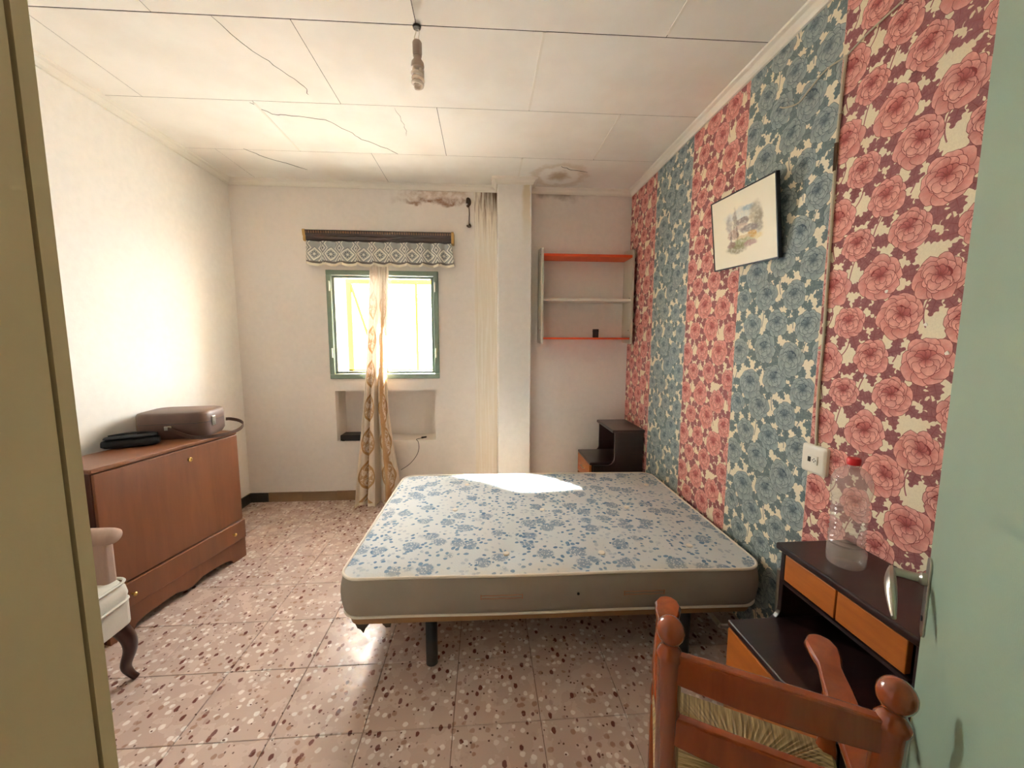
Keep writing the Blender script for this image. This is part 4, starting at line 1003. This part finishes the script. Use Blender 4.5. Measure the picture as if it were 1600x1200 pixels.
# picture, leaning forward from the wall
def m_painting():
    t = T('cottage_watercolour'); u = t.uv()
    wob = t.n('ShaderNodeVectorMath', operation='SCALE'); sb = t.n('ShaderNodeVectorMath', operation='SUBTRACT'); t.put(t.noise(u, 11, 4).outputs[1], sb.inputs[0]); sb.inputs[1].default_value = (.5, .5, .5)
    t.put(sb.outputs[0], wob.inputs[0]); wob.inputs[3].default_value = .09
    ad = t.n('ShaderNodeVectorMath', operation='ADD'); t.put(u, ad.inputs[0]); t.put(wob.outputs[0], ad.inputs[1]); g = ad.outputs[0]
    x, y, z = t.sep(g); paper = c(246, 238, 214); cc = paper
    def blob(cx_, cy_, rx, ry, col, amt=.8, soft=.35):
        nonlocal cc
        dx = t.math('DIVIDE', t.math('SUBTRACT', x, cx_), rx); dy = t.math('DIVIDE', t.math('SUBTRACT', y, cy_), ry)
        d = t.math('SQRT', t.math('ADD', t.math('MULTIPLY', dx, dx), t.math('MULTIPLY', dy, dy)))
        k = t.math('MULTIPLY', t.step(d, 1-soft, 1+soft, amt, 0), t.step(t.noise(u, 26, 3).outputs[0], .25, .6, .45, 1))
        cc = t.mix(k, cc, col)
    blob(.52, .70, .26, .08, c(206, 214, 214), .7); blob(.62, .74, .10, .035, c(150, 178, 190), .8)
    blob(.72, .62, .09, .16, c(170, 152, 118), .7); blob(.76, .52, .06, .15, c(140, 124, 102), .7)
    blob(.30, .60, .05, .12, c(160, 146, 140), .7); blob(.40, .58, .035, .20, c(120, 98, 78), .7)
    blob(.52, .585, .11, .050, c(132, 112, 108), .9, .2); blob(.50, .52, .10, .045, c(210, 186, 168), .9, .2); blob(.62, .47, .14, .045, c(136, 122, 118), .9, .25)
    blob(.36, .45, .09, .07, c(186, 150, 126), .8, .25); blob(.43, .42, .018, .12, c(104, 76, 62), .8, .3); blob(.33, .40, .012, .10, c(104, 80, 66), .7, .3)
    blob(.66, .385, .065, .055, c(206, 156, 58), .95, .3); blob(.52, .37, .13, .03, c(214, 190, 140), .8)
    blob(.48, .30, .20, .055, c(150, 156, 92), .85); blob(.40, .24, .16, .06, c(128, 118, 70), .8); blob(.62, .27, .10, .035, c(184, 140, 140), .8); blob(.32, .31, .07, .04, c(150, 104, 96), .8); blob(.74, .33, .07, .035, c(228, 204, 128), .7)
    return t.fin(cc, .5)
M_PAINT = m_painting()
# local x along the picture (to the camera side), local z up the picture, local -y out of it
p_bl, p_br, p_tl = Vector((1.312, 2.170, 1.853)), Vector((1.312, 1.684, 1.829)), Vector((1.258, 2.168, 2.214))
ex = (p_br-p_bl).normalized(); ez = (p_tl-p_bl); pw, ph_ = (p_br-p_bl).length, ez.length; ez = (ez-ex*ez.dot(ex)).normalized(); ey = ez.cross(ex)
pic = empty('framed_picture', p_bl, 0, 'watercolour of a cottage in a thin black frame leaning out from the wallpaper', 'picture')
pic.matrix_world = Matrix(((ex.x, ey.x, ez.x, p_bl.x), (ex.y, ey.y, ez.y, p_bl.y), (ex.z, ey.z, ez.z, p_bl.z), (0, 0, 0, 1)))
m = MB(); fw_ = .006; dp = .018
m.box(0, 0, 0, pw, dp, fw_); m.box(0, 0, ph_-fw_, pw, dp, ph_); m.box(0, 0, fw_, fw_, dp, ph_-fw_); m.box(pw-fw_, 0, fw_, pw, dp, ph_-fw_); m.build('frame', M_BLACK, pic)
m = MB(); m.grid(lambda u, v: (fw_+(pw-2*fw_)*u, .003, fw_+(ph_-2*fw_)*v), 1, 1, lambda u, v: (u, v)); m.build('painting', M_PAINT, pic, recalc=False)
MB().box(fw_, .005, fw_, pw-fw_, .012, ph_-fw_).build('backing', M_BLACK, pic)
m = MB(); m.tube([(pw*.3, .018, ph_*.8), (pw*.5, .05, ph_*1.0), (pw*.7, .018, ph_*.8)], .001, 5); m.build('hanging_wire', M_WIRE, pic)

# socket: local -x out of the wall
soc = empty('wall_socket', (XR-.001, 1.425, .985), 0, 'cream square wall socket on the wallpaper above the bottle', 'socket')
m = MB()
rs = []
for d, ins in ((0, 0), (.012, 0), (.018, .006), (.019, .012)): rs.append([(-d, y, z) for y, z in rrect(-.057+ins, -.057+ins, .057-ins, .057-ins, .01, 4)])
m.rings(rs); m.build('cover_plate', M_WHITEPL, soc, smooth=True)
m = MB(); m.box(-.023, -.026, -.018, -.018, .026, .018); ins_ = m.build('socket_insert', M_WHITEPL, soc, bevel=.002)
for yy_, zz in ((-.012, .006), (-.012, -.006), (-.018, 0), (-.006, 0)):
    m = MB(); m.lathe([(0, 0), (.0022, 0), (.0022, .001), (0, .001)], 8, (-.0232, yy_, zz), Matrix.Rotation(-PI/2, 3, 'Y')); m.build('pin_hole', M_BLACK, ins_)
MB().box(-.026, .004, -.010, -.022, .016, .010).build('rocker', M_WIRE, ins_, bevel=.001)
def wall_tube(name, pts, r, label, cat, mat=M_CABLE):
    o = empty(name, (XR, 0, 0), 0, label, cat); m = MB(); m.tube(smooth_path([(-r-.001-d, y, z) for y, z, d in pts], 4), r, 7); m.build('sheath', mat, o, smooth=True); return o
cab1 = wall_tube('wall_cable', [(1.446, 2.50, 0), (1.449, 2.34, .002), (1.452, 2.16, 0), (1.446, 1.95, .001), (1.440, 1.70, .002), (1.437, 1.45, 0), (1.438, 1.25, .001), (1.428, 1.042, 0)], .0055, 'old cream cable running down the wallpaper seam to the socket', 'cable')
for zz in (2.30, 1.86, 1.42): MB().box(-.013, 1.441, zz, -.0005, 1.453, zz+.006).build('cable_clip', M_CABLE, cab1)
m = MB(); m.tube([(-.007, 1.452, 2.10), (-.009, 1.452, 2.20)], .0066, 7); m.build('rusty_sleeve', M_RUST, cab1, smooth=True)
wall_tube('loose_wire', [(1.446, 2.50, .0), (1.36, 2.515, .006), (1.25, 2.53, .004), (1.15, 2.55, .006), (1.05, 2.57, .0)], .003, 'thin wire running across the red wallpaper towards the door', 'cable')
wall_tube('loose_wire', [(1.446, 2.498, .0), (1.52, 2.50, .010), (1.60, 2.475, .008), (1.66, 2.46, .002), (1.72, 2.475, .012), (1.76, 2.50, .006)], .003, 'short loose wire end on the blue-green wallpaper', 'cable')

# bare bulb
bulb = empty('hanging_bulb', (-.28, 1.838, 2.54), 0, 'bare spiral bulb hanging by two wires from the ceiling seam', 'light bulb')
M_SOCK = plain('lamp_socket_grey', c(150, 132, 118), .6, .05)
M_BULBW = plain('bulb_glass_off', c(222, 206, 190), .25, .03)
M_BULBB = plain('bulb_base', c(170, 152, 136), .5, .05)
for s_ in (-1, 1):
    m = MB(); m.tube(smooth_path([(s_*.006, 0, .258), (s_*.007+.003, 0, .235), (s_*.009-.002, 0, .215), (s_*.010, 0, .196)]), .0016, 6); m.build('wire', M_CABLE, bulb, smooth=True)
m = MB(); m.lathe([(0, .258), (.018, .258), (.016, .250), (.0, .247)], 14); m.build('ceiling_knot', M_WIRE, bulb, smooth=True)
m = MB(); m.lathe([(0, .198), (.017, .198), (.020, .192), (.020, .150), (.0185, .146), (.0185, .140), (0, .140)], 22); m.build('lamp_socket', M_SOCK, bulb, smooth=True)
m = MB(); m.lathe([(.014, .142), (.016, .136), (.017, .126), (.026, .114), (.028, .100), (.026, .092), (0, .092)], 22); m.build('bulb_base', M_BULBB, bulb, smooth=True)
m = MB(); pts = [(.012, 0, .094), (.016, 0, .084)]; N = 66
for k in range(N+1):
    a = 2*PI*3.6*k/N; r = .0215+.001*math.sin(k*.2) if k < N*.8 else .0215*(1-(k/N-.8)/.2*.55); pts.append((r*math.cos(a), r*math.sin(a), .080-.068*k/N))
m.tube(pts, .0068, 8); m.tube([(-.012, 0, .094), (-.016, 0, .080), (-.019, .004, .068)], .0062, 8); m.build('spiral_tube', M_BULBW, bulb, smooth=True)
